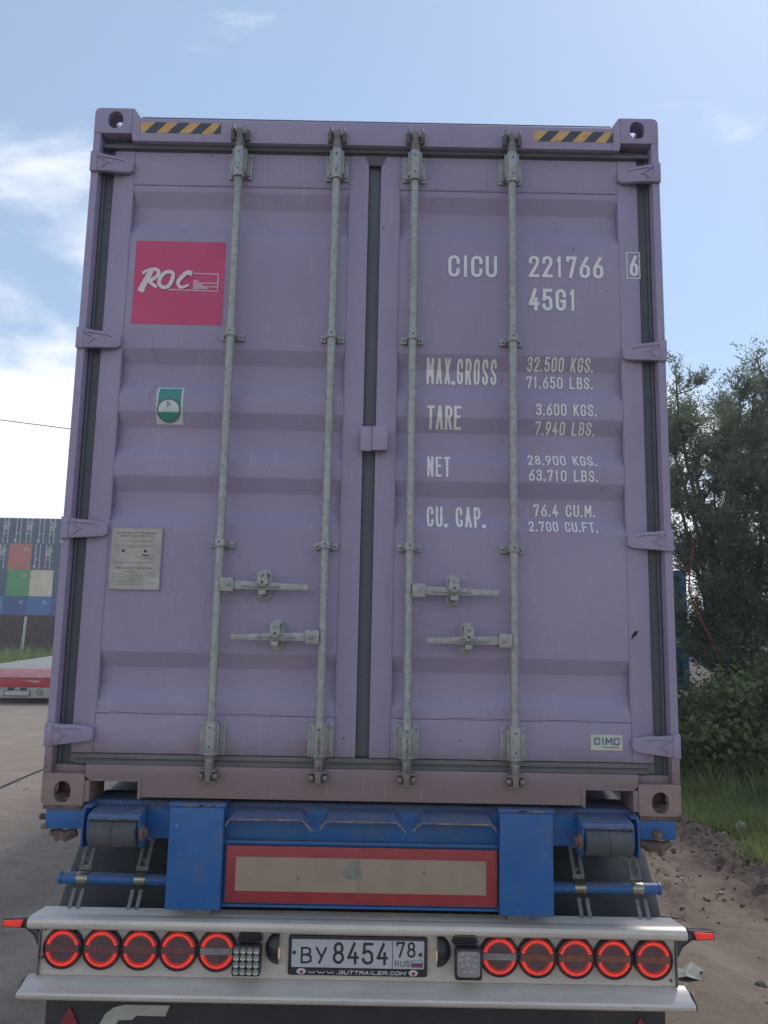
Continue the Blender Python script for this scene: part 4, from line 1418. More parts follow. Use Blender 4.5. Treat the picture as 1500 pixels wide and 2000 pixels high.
# bar with brackets and mudguards
for sx in (-1, 1):
    mb = MB()
    mb.cyl((sx * .72, .15, .843), (sx * 1.172, .15, .846), .021, n=18)
    mb.cyl((sx * 1.170, .15, .846), (sx * 1.180, .15, .846), .024, n=18)
    bar = tb(mb, 'support_bar', 'blue')
    for xx in (.862, 1.088):
        mb = MB()
        x = sx * xx
        mb.cyl((x - .022, .15, .845), (x + .022, .15, .845), .0235, n=18)
        tb(mb, 'pipe_clamp', 'zinc', parent=bar, bevel=.001)
        # slotted hanger: two rails, top and bottom bridges
        mb = MB()
        def hang(z): return .150 + (z - .845) * .55
        zt_, zb_ = .985, .70
        for zz0, zz1 in ((zt_, .885), (.815, zb_)):
            for s in (-1, 1):
                vs = []
                for z in (zz0, zz1):
                    yy = hang(z) - .012
                    xx_ = x + s * .016 + sx * (.9 - z) * .06
                    vs += [(xx_ - .007, yy, z), (xx_ + .007, yy, z), (xx_ + .007, yy + .005, z), (xx_ - .007, yy + .005, z)]
                mb.add(vs, [(0, 1, 5, 4), (1, 2, 6, 5), (2, 3, 7, 6), (3, 0, 4, 7), (0, 3, 2, 1), (4, 5, 6, 7)])
        for z in (.985, .885):
            yy = hang(z) - .012
            mb.box(x - .023, x + .023, yy, yy + .005, z - .012, z + .006)
        mb.cyl((x, hang(.93) - .014, .902), (x, hang(.93) + .004, .902), .008, n=8)
        tb(mb, 'slotted_hanger', 'strap', parent=bar)
    # mudguard: curved sheet with a rolled edge
    mb = MB()
    sec = [(.95, 1.075), (.80, 1.062), (.66, 1.02), (.54, .96), (.44, .88), (.36, .79), (.30, .68), (.26, .56), (.24, .42)]
    xs = [.705, .72, .98, 1.18, 1.215, 1.232]
    vs = []
    for (yy, zz) in sec:
        for j, x in enumerate(xs):
            dd = (.03 if j == 5 else .006 if j == 4 else (.01 if j == 0 else 0))
            vs.append((sx * (x + (.9 - zz) * .06), yy + dd, zz - dd * .4))
    m2 = len(xs)
    mb.add(vs, [(i * m2 + j, i * m2 + j + 1, (i + 1) * m2 + j + 1, (i + 1) * m2 + j) for i in range(len(sec) - 1) for j in range(m2 - 1)])
    tb(mb, 'mudguard', 'mudguard', smooth=60)

# wheels, axles, rails
for i, yy in enumerate((1.02, 2.33, 3.64)):
    mb = MB(); mb.cyl((-1.0, yy, .50), (1.0, yy, .50), .065, n=12); tb(mb, 'axle', 'rust')
    for sx in (-1, 1):
        mb = MB()
        tp = [(.80, .33), (.80, .44), (.83, .487), (.88, .497), (1.13, .497), (1.18, .487), (1.205, .44), (1.205, .33)]
        n = 36
        vs = [(sx * x, yy + r * math.cos(2 * math.pi * k / n), .497 + r * math.sin(2 * math.pi * k / n)) for k in range(n) for x, r in tp]
        q = len(tp)
        mb.add(vs, [(k * q + j, k * q + j + 1, ((k + 1) % n) * q + j + 1, ((k + 1) % n) * q + j) for k in range(n) for j in range(q - 1)])
        wh = tb(mb, 'tyre', 'tyre')
        mb = MB(); mb.cyl((sx * .82, yy, .497), (sx * 1.10, yy, .497), .325, n=28)
        mb.cyl((sx * 1.10, yy, .497), (sx * 1.19, yy, .497), .12, .09, n=16)
        for k in range(10):
            a = 2 * math.pi * k / 10
            mb.cyl((sx * 1.10, yy + .17 * math.cos(a), .497 + .17 * math.sin(a)), (sx * 1.125, yy + .17 * math.cos(a), .497 + .17 * math.sin(a)), .014, n=6)
        tb(mb, 'rim', 'strap', parent=wh, bevel=.004)
mb = MB()
for sx in (-1, 1):
    x = sx * .47
    mb.box(x - .006, x + .006, .22, 11.8, .80, 1.10); mb.box(x - .07, x + .07, .22, 11.8, 1.10, 1.115); mb.box(x - .07, x + .07, .22, 11.8, .785, .80)
for yy in (1.7, 3.0, 5.0, 7.0, 9.0, 11.6): mb.box(-1.0, 1.0, yy, yy + .1, 1.00, 1.098)
tb(mb, 'chassis_rail', 'blue')
mb = MB()
for sx in (-1, 1):
    mb.box(sx * .9 - .05, sx * .9 + .05, 9.0, 9.1, .12, 1.1); mb.box(sx * .9 - .12, sx * .9 + .12, 8.93, 9.17, .0, .12)
tb(mb, 'landing_leg', 'strap', bevel=.005)

# aluminium bumper: upper lip, panel, lower lip
def extr(prof, x0, x1, cham=0):
    """open-back solid extruded along x; points with larger y are pulled in by cham"""
    mb = MB(); n = len(prof)
    y0 = min(p[0] for p in prof); y1 = max(p[0] for p in prof)
    vs = []
    for x, s in ((x0, 1), (x1, -1)):
        vs += [(x + s * cham * (p[0] - y0) / (y1 - y0), p[0], p[1]) for p in prof]
    mb.add(vs, [(i, (i + 1) % n, n + (i + 1) % n, n + i) for i in range(n)] + [tuple(range(n)), tuple(range(2 * n - 1, n - 1, -1))])
    return mb


bumper_w = 1.228
ribs = []
yy = .100
while yy > .030:
    ribs += [(yy, .7545), (yy - .0035, .7495), (yy - .0070, .7545)]; yy -= .0105
up = [(.105, .7545)] + ribs + [(.018, .7545), (.006, .7525), (-.004, .7465), (-.009, .738), (-.010, .728), (-.007, .718), (.0, .711), (.010, .708), (.020, .709), (.020, .713), (.034, .713), (.105, .748)]
o = tb(extr(up, -bumper_w, bumper_w - .006, .02), 'bumper_upper_lip', 'alu', smooth=25)
mb = MB(); mb.box(-1.190, 1.186, .034, .040, .5405, .713)
panel = tb(mb, 'bumper_panel', 'alu')
lowp = [(.040, .5400), (.020, .5330), (.002, .5235), (-.012, .5150), (-.024, .5110), (-.034, .5060), (-.038, .4985), (-.036, .488), (-.028, .480), (-.018, .4785), (-.010, .481), (.040, .512)]
o = tb(extr(lowp, -1.236, 1.232, .012), 'bumper_lower_lip', 'alu', smooth=25)
mb = MB()
for sx in (-1, 1):
    mb.box(sx * 1.187, sx * 1.191, .020, .040, .54, .71)
    mb.prism([(-.034, .484), (-.034, .506), (.03, .535), (.03, .49)], 'x', sx * 1.2365, sx * 1.2405)
    mb.box(sx * .60 - .04, sx * .60 + .04, .041, .25, .56, .80)
tb(mb, 'bumper_end_cap', 'strap', bevel=.001)
mb = MB()
for x, z in ((-1.172, .700), (-1.178, .60), (1.160, .705), (1.168, .560)):
    mb.cyl((x, .036, z), (x, .028, z), .006, .005, 8)
tb(mb, 'rivet', 'rust')


# tail lights
def tail_light(x, z, kind):
    mb = MB(); n = 40
    YB = .034
    def ringprof(rp):
        vs = []
        for k in range(n):
            a = 2 * math.pi * k / n
            for r, y in rp: vs.append((x + r * math.cos(a), y, z + r * math.sin(a)))
        q = len(rp)
        mb.add(vs, [(k * q + j, k * q + j + 1, ((k + 1) % n) * q + j + 1, ((k + 1) % n) * q + j) for k in range(n) for j in range(q - 1)])
    ringprof([(.0735, YB), (.0735, .014), (.0710, .008), (.0680, .006), (.0655, .009), (.0650, .016)])
    la = tb(mb, 'tail_light', 'lamp_black', smooth=40)
    mb = MB()
    mb.cyl((x, .018, z), (x, .016, z), .0655, n=n)
    for i in range(-5, 6):       # moulded ribs on the lens
        zz = i * .0085
        w = math.sqrt(max(0, .046 ** 2 - zz * zz)) if abs(zz) > .016 else 0
        if w: mb.box(x - w, x + w, .0125, .0165, z + zz - .0015, z + zz + .0015)
    tb(mb, 'lens', 'lens', parent=la, smooth=20)
    mb = MB()
    mm = {'r': 'lens_mid', 'a': 'lens_amber', 'c': 'lens_clear'}[kind]
    mb.box(x - .062, x + .062, .0105, .0162, z - .012, z + .010)
    for i in range(-6, 7): mb.box(x + i * .0092 - .0012, x + i * .0092 + .0012, .0085, .0106, z - .011, z + .009)
    if kind == 'c': mb.box(x - .062, x + .062, .0080, .0106, z + .008, z + .011)
    tb(mb, 'centre_lens', mm, parent=la)
    for a0, a1 in ((14, 166), (194, 346)):
        mb = MB()
        k = 17
        for i in range(k):
            b0 = R(a0 + (a1 - a0) * (i + .13) / k); b1 = R(a0 + (a1 - a0) * (i + .87) / k); bm_ = (b0 + b1) / 2
            ri, ro_ = .0465, .0635
            P = [(ri, b0), (ro_, b0), (ro_, b1), (ri, b1)]
            fr = [(x + r * math.cos(a), .0095, z + r * math.sin(a)) for r, a in [(ri + .002, b0 + .008), (ro_ - .002, b0 + .008), (ro_ - .002, b1 - .008), (ri + .002, b1 - .008)]]
            bk = [(x + r * math.cos(a), .0160, z + r * math.sin(a)) for r, a in P]
            mb.mat(0); mb.add(fr + bk, [(0, 1, 2, 3), (0, 4, 5, 1), (1, 5, 6, 2), (2, 6, 7, 3), (3, 7, 4, 0)])
            mb.mat(1); r = .0555
            mb.ball((x + r * math.cos(bm_), .0095, z + r * math.sin(bm_)), .0034, 6, (1, .5, 1))
        tb(mb, 'led_arc', ['led', 'led_hot'], parent=la, smooth=0)


for x in (-1.099, -.954, -.812, -.669): tail_light(x, .640, 'r')
tail_light(-.525, .640, 'c')
tail_light(.526, .640, 'c')
for x in (.667, .810, .952, 1.099): tail_light(x, .639, 'a')

# work lights
def rrect(x0, x1, z0, z1, r, n=4):
    out = []
    for cx, cz, a0 in ((x1 - r, z1 - r, 0), (x0 + r, z1 - r, 90), (x0 + r, z0 + r, 180), (x1 - r, z0 + r, 270)):
        out += [(cx + r * math.cos(R(a0 + 90 * i / n)), cz + r * math.sin(R(a0 + 90 * i / n))) for i in range(n + 1)]
    return out


for side, (x0, x1, z0, z1) in (('L', (-.461, -.356, .571, .675)), ('R', (.357, .457, .571, .679))):
    mb = MB()
    mb.prism(rrect(x0, x1, z0, z1, .010), 'y', -.026, .010)
    w_ = tb(mb, 'work_light', 'lamp_black', bevel=.003)
    mb = MB(); xa, xb = (x0 + .018, x1 - .006) if side == 'L' else (x0 - .004, x1 - .018)
    mb.box(xa, xb, -.002, .034, z1 + .004, .722)
    for i in range(5): mb.box(xa + .004, xb - .004, -.010, -.002, z1 + .007 + i * .008, z1 + .010 + i * .008)
    mb.cyl((xa - .006, .012, z1 + .012), (xb + .006, .012, z1 + .012), .006, n=8)
    tb(mb, 'lamp_bracket', 'lamp_black', parent=w_, bevel=.001)
    if side == 'L':
        for i in range(4):
            for j in range(4):
                cx = x0 + .0155 + i * .0245; cz = z1 - .016 - j * .0240
                mb = MB(); n = 14
                rp = [(.0115, -.0275), (.0105, -.0300), (.0085, -.0285), (.0045, -.0270), (.0035, -.0290), (.0, -.0300)]
                vs = [(cx + r * math.cos(2 * math.pi * k / n), y, cz + r * math.sin(2 * math.pi * k / n)) for k in range(n) for r, y in rp]
                mb.add(vs, [(k * 6 + q, k * 6 + q + 1, ((k + 1) % n) * 6 + q + 1, ((k + 1) % n) * 6 + q) for k in range(n) for q in range(5)])
                tb(mb, 'led_reflector', 'wl_lens', parent=w_)
    else:
        mb = MB(); mb.prism(rrect(x0 + .008, x1 - .008, z0 + .012, z1 - .008, .012), 'y', -.0275, -.0262)
        tb(mb, 'lens', 'lens_clear', parent=w_)
        for i, (dx, dz) in enumerate(((.028, .088), (.072, .088), (.022, .066), (.050, .072), (.078, .066), (.028, .046), (.050, .052), (.072, .046), (.036, .026), (.064, .026))):
            mb = MB(); cx, cz = x0 + dx, z0 + dz
            mb.cyl((cx, -.0275, cz), (cx, -.0295, cz), .0085, .0060, 6)
            tb(mb, 'led_reflector', 'wl_lens', parent=w_, smooth=0)

# half-dome number plate lamps (lit face looks at the plate)
for s, xf in ((-1, -.296), (1, .295)):
    mb = MB(); n = 14; rows = 8
    cz = .649; rz_ = .057; rx_ = .052; ry_ = .045
    vs, fs = [], []
    for i in range(rows + 1):
        a = math.pi / 2 * i / rows       # from flat face outwards
        for k in range(n + 1):
            b = math.pi * k / n
            vs.append((xf + s * rx_ * math.sin(a), .033 - ry_ * math.cos(a) * math.sin(b), cz + rz_ * math.cos(a) * math.cos(b)))
    for i in range(rows):
        for k in range(n): fs.append((i * (n + 1) + k, i * (n + 1) + k + 1, (i + 1) * (n + 1) + k + 1, (i + 1) * (n + 1) + k))
    mb.add(vs, fs)
    # flat cheek
    mb.add([(xf, .033, cz)] + [(xf, .033 - ry_ * math.sin(math.pi * k / n), cz + rz_ * math.cos(math.pi * k / n)) for k in range(n + 1)], [(0, k, k + 1) for k in range(1, n + 1)])
    pl = tb(mb, 'plate_lamp', 'lamp_black', smooth=50)
    mb = MB(); mb.box(xf - s * .001, xf - s * .003, .006, .026, cz - .030, cz + .004)
    tb(mb, 'lit_window', 'warm', parent=pl)

# number plate
mb = MB(); mb.prism(rrect(-.260, .258, .560, .697, .008), 'y', .020, .034)
npf = tb(mb, 'number_plate_frame', 'num_black', bevel=.002)
mb = MB(); mb.prism(rrect(-.247, .246, .589, .686, .004), 'y', .0175, .0205)
tb(mb, 'number_plate', 'num_white', parent=npf)
mb = MB()
fp = lambda a, b: (a, .0168, b)
text_mb(mb, 'B', -.213, -.172, .602, .660, .13, f=fp)
text_mb(mb, 'y', -.158, -.116, .602, .660, .13, f=fp)
text_mb(mb, '8454', -.094, .112, .602, .678, .125, f=fp, gap=.28)
text_mb(mb, '78', .142, .214, .628, .683, .13, f=fp, gap=.25)
text_mb(mb, 'RUS', .137, .194, .596, .617, .12, f=fp)
ribbon(mb, [(.128, .590), (.128, .685)], .0022, fp)
for x in (-.237, .232): mb.cyl((x, .018, .640), (x, .012, .640), .0062, n=10)
ribbon(mb, [(.199, .596), (.241, .596), (.241, .618), (.199, .618), (.199, .596)], .0014, fp)
tb(mb, 'plate_characters', 'num_black', parent=npf, smooth=0)
mb = MB()
mb.mat(0); mb.add([fp(.2, .604), fp(.24, .604), fp(.24, .610), fp(.2, .610)], [(0, 1, 2, 3)])
mb.mat(1); mb.add([fp(.2, .597), fp(.24, .597), fp(.24, .604), fp(.2, .604)], [(0, 1, 2, 3)])
tb(mb, 'plate_flag', ['flag_blue', 'flag_red'], parent=npf, smooth=0)
mb = MB()
fq = lambda a, b: (a, .0192, b)
text_mb(mb, 'WWW', -.183, -.085, .567, .577, .20, f=fq, slant=-.3)
text_mb(mb, '.GUTTRAILER.COM', -.080, .176, .566, .579, .20, f=fq, slant=.3, gap=.16)
mb.mat(1)
for cx in (-.210, .206):
    mb.add([fq(cx + .017 * math.cos(a), .574 + .011 * math.sin(a)) for a in np.linspace(0, 2 * math.pi, 13)[:-1]], [tuple(range(12))])
mb.mat(2)
for cx in (-.210, .206):
    mb.add([(cx - .004, .0186, .566), (cx + .006, .0186, .566), (cx + .009, .0186, .577), (cx - .008, .0186, .577)], [(0, 1, 2, 3)])
tb(mb, 'frame_lettering', ['sticker_white', 'sticker_white', 'flag_red'], parent=npf, smooth=0)

# outrigger marker lights
for sx in (-1, 1):
    mb = MB()
    z_ = .705
    mb.tube([(sx * 1.185, .055, .650), (sx * 1.215, .070, .676), (sx * 1.262, .08, .702)], [.026, .020, .018], 8)
    mb.prism([(sx * 1.255, z_ + .018), (sx * 1.245, z_ - .020), (sx * 1.290, z_ - .018), (sx * 1.354, z_ - .016), (sx * 1.354, z_ + .015), (sx * 1.29, z_ + .016)], 'y', .070, .100)
    ml = tb(mb, 'marker_light', 'lamp_black', bevel=.003)
    mb = MB()
    mb.prism([(sx * 1.274, z_ + .013), (sx * 1.284, z_ - .013), (sx * 1.349, z_ - .011), (sx * 1.349, z_ + .010)], 'y', .064, .0705)
    tb(mb, 'marker_lens', 'marker', parent=ml, bevel=.002)
    mb = MB()
    mb.prism([(sx * 1.274, z_ + .013), (sx * 1.284, z_ - .013), (sx * 1.349, z_ - .011), (sx * 1.349, z_ + .010)], 'y', .0995, .106)
    tb(mb, 'rear_lens', 'sticker_white', parent=ml, bevel=.002)

# spray flap under the bumper
mb = MB(); mb.box(-1.183, 1.172, .115, .124, .12, .50)
fl = tb(mb, 'spray_flap', 'flap', bevel=.001)
mb = MB()
outer = [(-.712, .4045), (-.885, .4035), (-.925, .395), (-.955, .375), (-.975, .34), (-.985, .29), (-.985, .24), (-.97, .205), (-.94, .185), (-.80, .185), (-.72, .20)]
g = [(-.712, .4045), (-.728, .366), (-.838, .367), (-.853, .352), (-.903, .350), (-.925, .32), (-.93, .26), (-.915, .235), (-.88, .228), (-.80, .228), (-.795, .262), (-.85, .262), (-.85, .295), (-.74, .295), (-.735, .19), (-.80, .182), (-.92, .182), (-.965, .20), (-.985, .24), (-.985, .29), (-.975, .335), (-.955, .372), (-.925, .394), (-.885, .404)]
mb.add([(x, .1140, z) for x, z in g], [tuple(range(len(g)))])
me_o = mb.build('flap_logo', 'logo_pale', fl, smooth=0)
bm = bmesh.new(); bm.from_mesh(me_o.data); bmesh.ops.triangulate(bm, faces=bm.faces, ngon_method='EAR_CLIP'); bm.to_mesh(me_o.data); bm.free()
for cx in (-1.089, 1.076):
    mb = MB()
    mb.prism([(cx - .085, .248), (cx + .085, .248), (cx, .397)], 'y', .106, .1145)
    t_ = tb(mb, 'triangle_reflector', 'tri_red', parent=fl, bevel=.002)

# ==================================================================== THINGS IN THE DISTANCE, LEFT
def far_mat(name, col, v=.12):
    return simple(name, col, .65, var=v, scale=.6)


FM = {'charcoal': far_mat('charcoal_paint', (.045, .062, .080)), 'orange': far_mat('orange_paint', (.50, .14, .08)), 'green': far_mat('green_paint', (.07, .32, .09)),
      'cream': far_mat('cream_paint', (.66, .56, .40)), 'navy': far_mat('navy_paint', (.03, .05, .11)), 'blue': far_mat('mid_blue_paint', (.03, .13, .36)), 'royal': far_mat('dark_blue_paint', (.02, .05, .24))}
M['rodwhite'] = simple('pale_lock_rods', (.55, .56, .56), .6, var=0)
M['farprint'] = simple('far_white_print', (.62, .62, .60), .6, var=0)
_proto = {}


def far_container(x, z, y, colname, rods, label, deco):
    W, H, Lh = 2.438, 2.80, 12.19
    t = thing('stacked_container', label, 'shipping container', (x, y, z), 'containers stacked beyond the fence')
    key = (colname, rods, deco)
    if key not in _proto:
        d = {}
        mat = FM[colname]
        mb = MB()
        # body with corrugated sides, recessed door bay
        mb.box(-W / 2, W / 2, .12, Lh, .0, H)
        for sx in (-1, 1): mb.box(sx * W / 2, sx * (W / 2 - .10), .0, .12, .0, H)
        mb.box(-W / 2 + .1, W / 2 - .1, .0, .12, H - .16, H); mb.box(-W / 2 + .1, W / 2 - .1, .0, .12, 0, .16)
        d['body'] = (mb, mat, 'body')
        for s in (-1, 1):
            mb = MB()
            a, b = (.012, W / 2 - .11) if s > 0 else (-W / 2 + .11, -.012)
            mb.box(a, b, .055, .119, .17, H - .17)
            for k in range(5):
                zc = .35 + k * .5
                mb.prism([(.030, zc), (.030, zc + .22), (.055, zc + .30), (.055, zc - .08)], 'x', a + .09, b - .09)
            d['door%d' % s] = (mb, mat, 'door')
        for k, rx in enumerate((-.80, -.33, .33, .80)):
            mb = MB(); mb.cyl((rx, -.0, .08), (rx, -.0, H - .05), .034 if rods == 'white' else .026, n=6)
            for zc in (.25, 1.0, 1.9, 2.6): mb.box(rx - .07, rx + .07, -.02, .05, zc, zc + .07)
            if k in (0, 2): mb.box(rx, rx + .36, -.05, -.02, 1.12, 1.18)
            d['rod%d' % k] = (mb, M['rodwhite'] if rods == 'white' else mat, 'lock_rod')
        mb = MB()
        rs = random.Random(hash(deco) % 1000 if False else len(deco) * 7 + ord(colname[0]))
        rows = {'print': (2.35, 2.15, 1.95, 1.8, 1.65, 1.5), 'few': (2.3, 2.1), 'none': ()}[deco]
        for zc in rows:
            x0 = rs.uniform(.25, .45)
            mb.box(x0, x0 + rs.uniform(.35, .62), .022, .029, zc, zc + .07)
        if deco == 'print': mb.box(-.98, -.76, .022, .029, .28, .50)
        if rows: d['print'] = (mb, M['farprint'], 'white_print')
        _proto[key] = {k: (v[0].build(v[2], v[1], None, smooth=0), v[2]) for k, v in d.items()}
        for o_, nm in _proto[key].values(): o_.parent = t
    else:
        for o_, nm in _proto[key].values():
            c = o_.copy(); COL.objects.link(c); c.parent = t
    return t


FY = 80.0
cx = [-43.95, -41.47, -38.98, -36.49, -34.0]
rowz = [1.22, 4.09, 6.92, 9.72]
grid = {
    (3, 0): ('charcoal', 'white', 'print', 'charcoal container with pale lock rods, top row, far left end of the distant stack'),
    (3, 1): ('charcoal', 'white', 'print', 'charcoal container with pale lock rods, top row, left of the one above the orange container'),
    (3, 2): ('charcoal', 'white', 'print', 'charcoal container with pale lock rods directly above the orange container'),
    (3, 3): ('charcoal', 'white', 'print', 'charcoal container in the top row, above and to the right of the orange container'),
    (3, 4): ('charcoal', 'white', 'print', 'charcoal container at the right end of the top row of the distant stack'),
    (2, 0): ('navy', 'plain', 'few', 'dark navy container, second row from top, left end of the distant stack'),
    (2, 1): ('charcoal', 'white', 'print', 'charcoal container immediately left of the orange container'),
    (2, 2): ('orange', 'plain', 'few', 'faded orange container between two charcoal ones in the distant stack'),
    (2, 3): ('charcoal', 'white', 'print', 'charcoal container right of the orange one and above the cream one'),
    (2, 4): ('navy', 'plain', 'few', 'dark navy container at the right end of the second row from top'),
    (1, 0): ('blue', 'plain', 'few', 'blue container in the third row from top, left end of the distant stack'),
    (1, 1): ('navy', 'plain', 'none', 'dark navy container left of the green container'),
    (1, 2): ('green', 'plain', 'few', 'green container under the orange one in the distant stack'),
    (1, 3): ('cream', 'plain', 'none', 'cream container beside the green one in the distant stack'),
    (1, 4): ('navy', 'plain', 'none', 'dark navy container right of the cream container'),
    (0, 0): ('royal', 'plain', 'none', 'dark blue container in the bottom row, left end, behind the brown fence'),
    (0, 1): ('blue', 'plain', 'print', 'mid-blue container with white print, bottom row, below the navy one left of the green container'),
    (0, 2): ('royal', 'plain', 'few', 'dark blue container in the bottom row, under the green one'),
    (0, 3): ('blue', 'plain', 'few', 'mid-blue container in the bottom row, under the cream one'),
    (0, 4): ('royal', 'plain', 'none', 'dark blue container at the right end of the bottom row behind the fence'),
}
for (r_, c_), (col, rods, deco, lab) in sorted(grid.items()):
    far_container(cx[c_] + (.04 if r_ % 2 else -.03) + (.12 if r_ == 3 else 0), rowz[r_] - .0, FY + .05 * r_, col, rods, lab, deco)

# brown sheet fence
FYf = 28.5
fence = thing('sheet_fence', 'brown corrugated sheet metal fence in front of the distant container stack', 'fence', (-14, FYf, 0))
mb = MB()
pw_ = 1.15
n = 12
pts = []
for i in range(n):
    x = i * pw_ / n
    pts += [(x, 0), (x + pw_ / n * .35, 0), (x + pw_ / n * .5, .03), (x + pw_ / n * .85, .03)]
pts.append((pw_, 0))
k = len(pts)
mb.add([(x, y, .0) for x, y in pts] + [(x, y, 1.93) for x, y in pts], [(i, i + 1, k + i + 1, k + i) for i in range(k - 1)])
p0 = mb.build('fence_panel', 'fence', fence, smooth=0)
p0.location = (-14 * pw_, 0, .02)
for i in range(-13, 14):
    c = p0.copy(); COL.objects.link(c); c.parent = fence; c.location = (i * pw_, 0, .02 + .01 * math.sin(i * 2.1))
mb = MB()
mb.box(-.03, .03, .035, .095, .0, 1.9)
q0 = mb.build('fence_post', 'strap', fence); q0.location = (-14 * pw_, 0, 0)
for i in range(-12, 15, 2):
    c = q0.copy(); COL.objects.link(c); c.parent = fence; c.location = (i * pw_, 0, 0)

mb = MB(); mb.cyl((0, 0, 0), (.05, 0, 1.62), .055, .05, 10); mb.cyl((.05, 0, 1.62), (.05, 0, 1.66), .06, .03, 10)
o = mb.build('marker_pole', 'pole'); o.location = (-13.95, 27.6, .22)
tag(o, 'pale slim pole standing in the weeds against the brown fence', 'pole')

# overhead wire with its poles outside the picture
wire = thing('power_line', 'thin overhead wire crossing the pale sky left of the purple container', 'power line', (-30, 22, 0))
mb = MB()
P0, P1 = Vector((-32, 24.0, 11.2)), Vector((14, 24.0, 6.4))
pts = []
for i in range(41):
    t = i / 40; p = P0.lerp(P1, t); p.z -= .9 * 4 * t * (1 - t) * .5; pts.append(p - Vector((-30, 22, 0)))
mb.tube(pts, .016, 5); mb.build('wire', 'cable', wire)
for px, pz in ((-32, 11.4), (14, 6.6)):
    mb = MB(); mb.cyl((px + 30, 2.0, 0), (px + 30, 2.0, pz), .14, .10, 10); mb.build('utility_pole', 'wood', wire)

# low red trailer
lt = thing('low_trailer', 'red and white flatbed trailer parked on the left beyond the container', 'trailer', (-7.62, 14.0, 0))
lt.rotation_euler = (0, 0, R(7))
mb = MB()
mb.box(-1.25, 1.25, .25, 8.2, .60, .72)
mb.mat(1); mb.box(-1.24, 1.24, .20, 8.2, .7205, .74)
tk = mb.build('deck', ['trail_red', 'trail_deck'], lt, bevel=.005)
mb = MB(); mb.mat(0); mb.prism([(.18, .742), (.0, .56), (.04, .545), (.20, .60)], 'x', -1.25, 1.25)
mb.build('rear_slope', 'trail_red_lit', lt, bevel=.004)
mb = MB(); mb.box(-1.25, 1.25, -.02, .10, .36, .545); mb.build('rear_beam', 'trail_red', lt, bevel=.008)
mb = MB()
text_mb(mb, 'TRAILER', .1, .1001, .45, .46, .1) if False else None
mb.prism([(-.05, .50), (.30, .505), (.34, .47), (.22, .455), (.15, .478)], 'y', -.024, -.021)
mb.build('beam_print', 'trail_white', lt, smooth=0)
mb = MB(); mb.box(-1.22, 1.22, .0, .08, .13, .358); mb.build('rear_panel', 'trail_white', lt, bevel=.006)
mb = MB(); mb.box(-.40, .14, -.012, .0, .165, .285); fr = mb.build('number_plate_frame', 'lamp_black', lt)
mb = MB(); mb.box(-.385, .125, -.016, -.0125, .185, .275); mb.build('number_plate', 'num_white', fr)
for x in (-.26, .0):
    mb = MB(); mb.box(x - .06, x + .06, -.03, .0, .30, .345); mb.build('plate_lamp', 'lamp_black', lt)
for x in (.33, -.62, -.95, .95, .62):
    mb = MB(); mb.cyl((x, .0, .25), (x, -.02, .25), .07, n=16)
    tl = mb.build('tail_lamp', 'strap', lt)
    mb = MB(); mb.cyl((x, -.02, .25), (x, -.024, .25), .055, n=16)
    mb.build('lens', 'lens_clear' if x == .33 else 'lens_mid', tl)
mb = MB(); mb.box(-1.1, 1.1, .5, 8.0, .34, .60); mb.build('chassis', 'trail_red', lt)
for yy in (1.4, 2.6, 3.8):
    for s in (-1, 1):
        mb = MB(); mb.cyl((s * .85, yy, .29), (s * 1.2, yy, .29), .29, n=20); mb.build('tyre', 'tyre', lt)

# ==================================================================== FOLIAGE
def leaf_mesh(name, centres, dirs, length, width, mat, parent=None, jitter=.4, kind=None, mats=None, mat_idx=None):
    """narrow rhombic leaves: centres (n,3), dirs (n,3)"""
    n = len(centres)
    d = dirs / np.linalg.norm(dirs, axis=1, keepdims=True)
    a = rng.normal(size=(n, 3)); s = np.cross(d, a); s /= np.linalg.norm(s, axis=1, keepdims=True)
    L = length * (1 + jitter * (rng.random((n, 1)) - .5) * 2); Wd = width * (1 + jitter * (rng.random((n, 1)) - .5) * 2)
    nrm = np.cross(d, s)
    v0 = centres - d * L * .5; v2 = centres + d * L * .5 - nrm * L * .12
    v1 = centres + s * Wd * .5; v3 = centres - s * Wd * .5
    V = np.stack([v0, v1, v2, v3], 1).reshape(-1, 3)
    me = bpy.data.meshes.new(name)
    me.vertices.add(4 * n); me.vertices.foreach_set('co', V.ravel())
    me.loops.add(4 * n); me.loops.foreach_set('vertex_index', np.arange(4 * n, dtype=np.int32))
    me.polygons.add(n); me.polygons.foreach_set('loop_start', np.arange(0, 4 * n, 4, dtype=np.int32)); me.polygons.foreach_set('loop_total', np.full(n, 4, np.int32))
    for q in (mats or [mat]): me.materials.append(M[q])
    if mat_idx is not None: me.polygons.foreach_set('material_index', mat_idx.astype(np.int32))
    me.update(calc_edges=True)
    o = link_mesh(name, me, parent)
    if kind: o['kind'] = kind
    return o


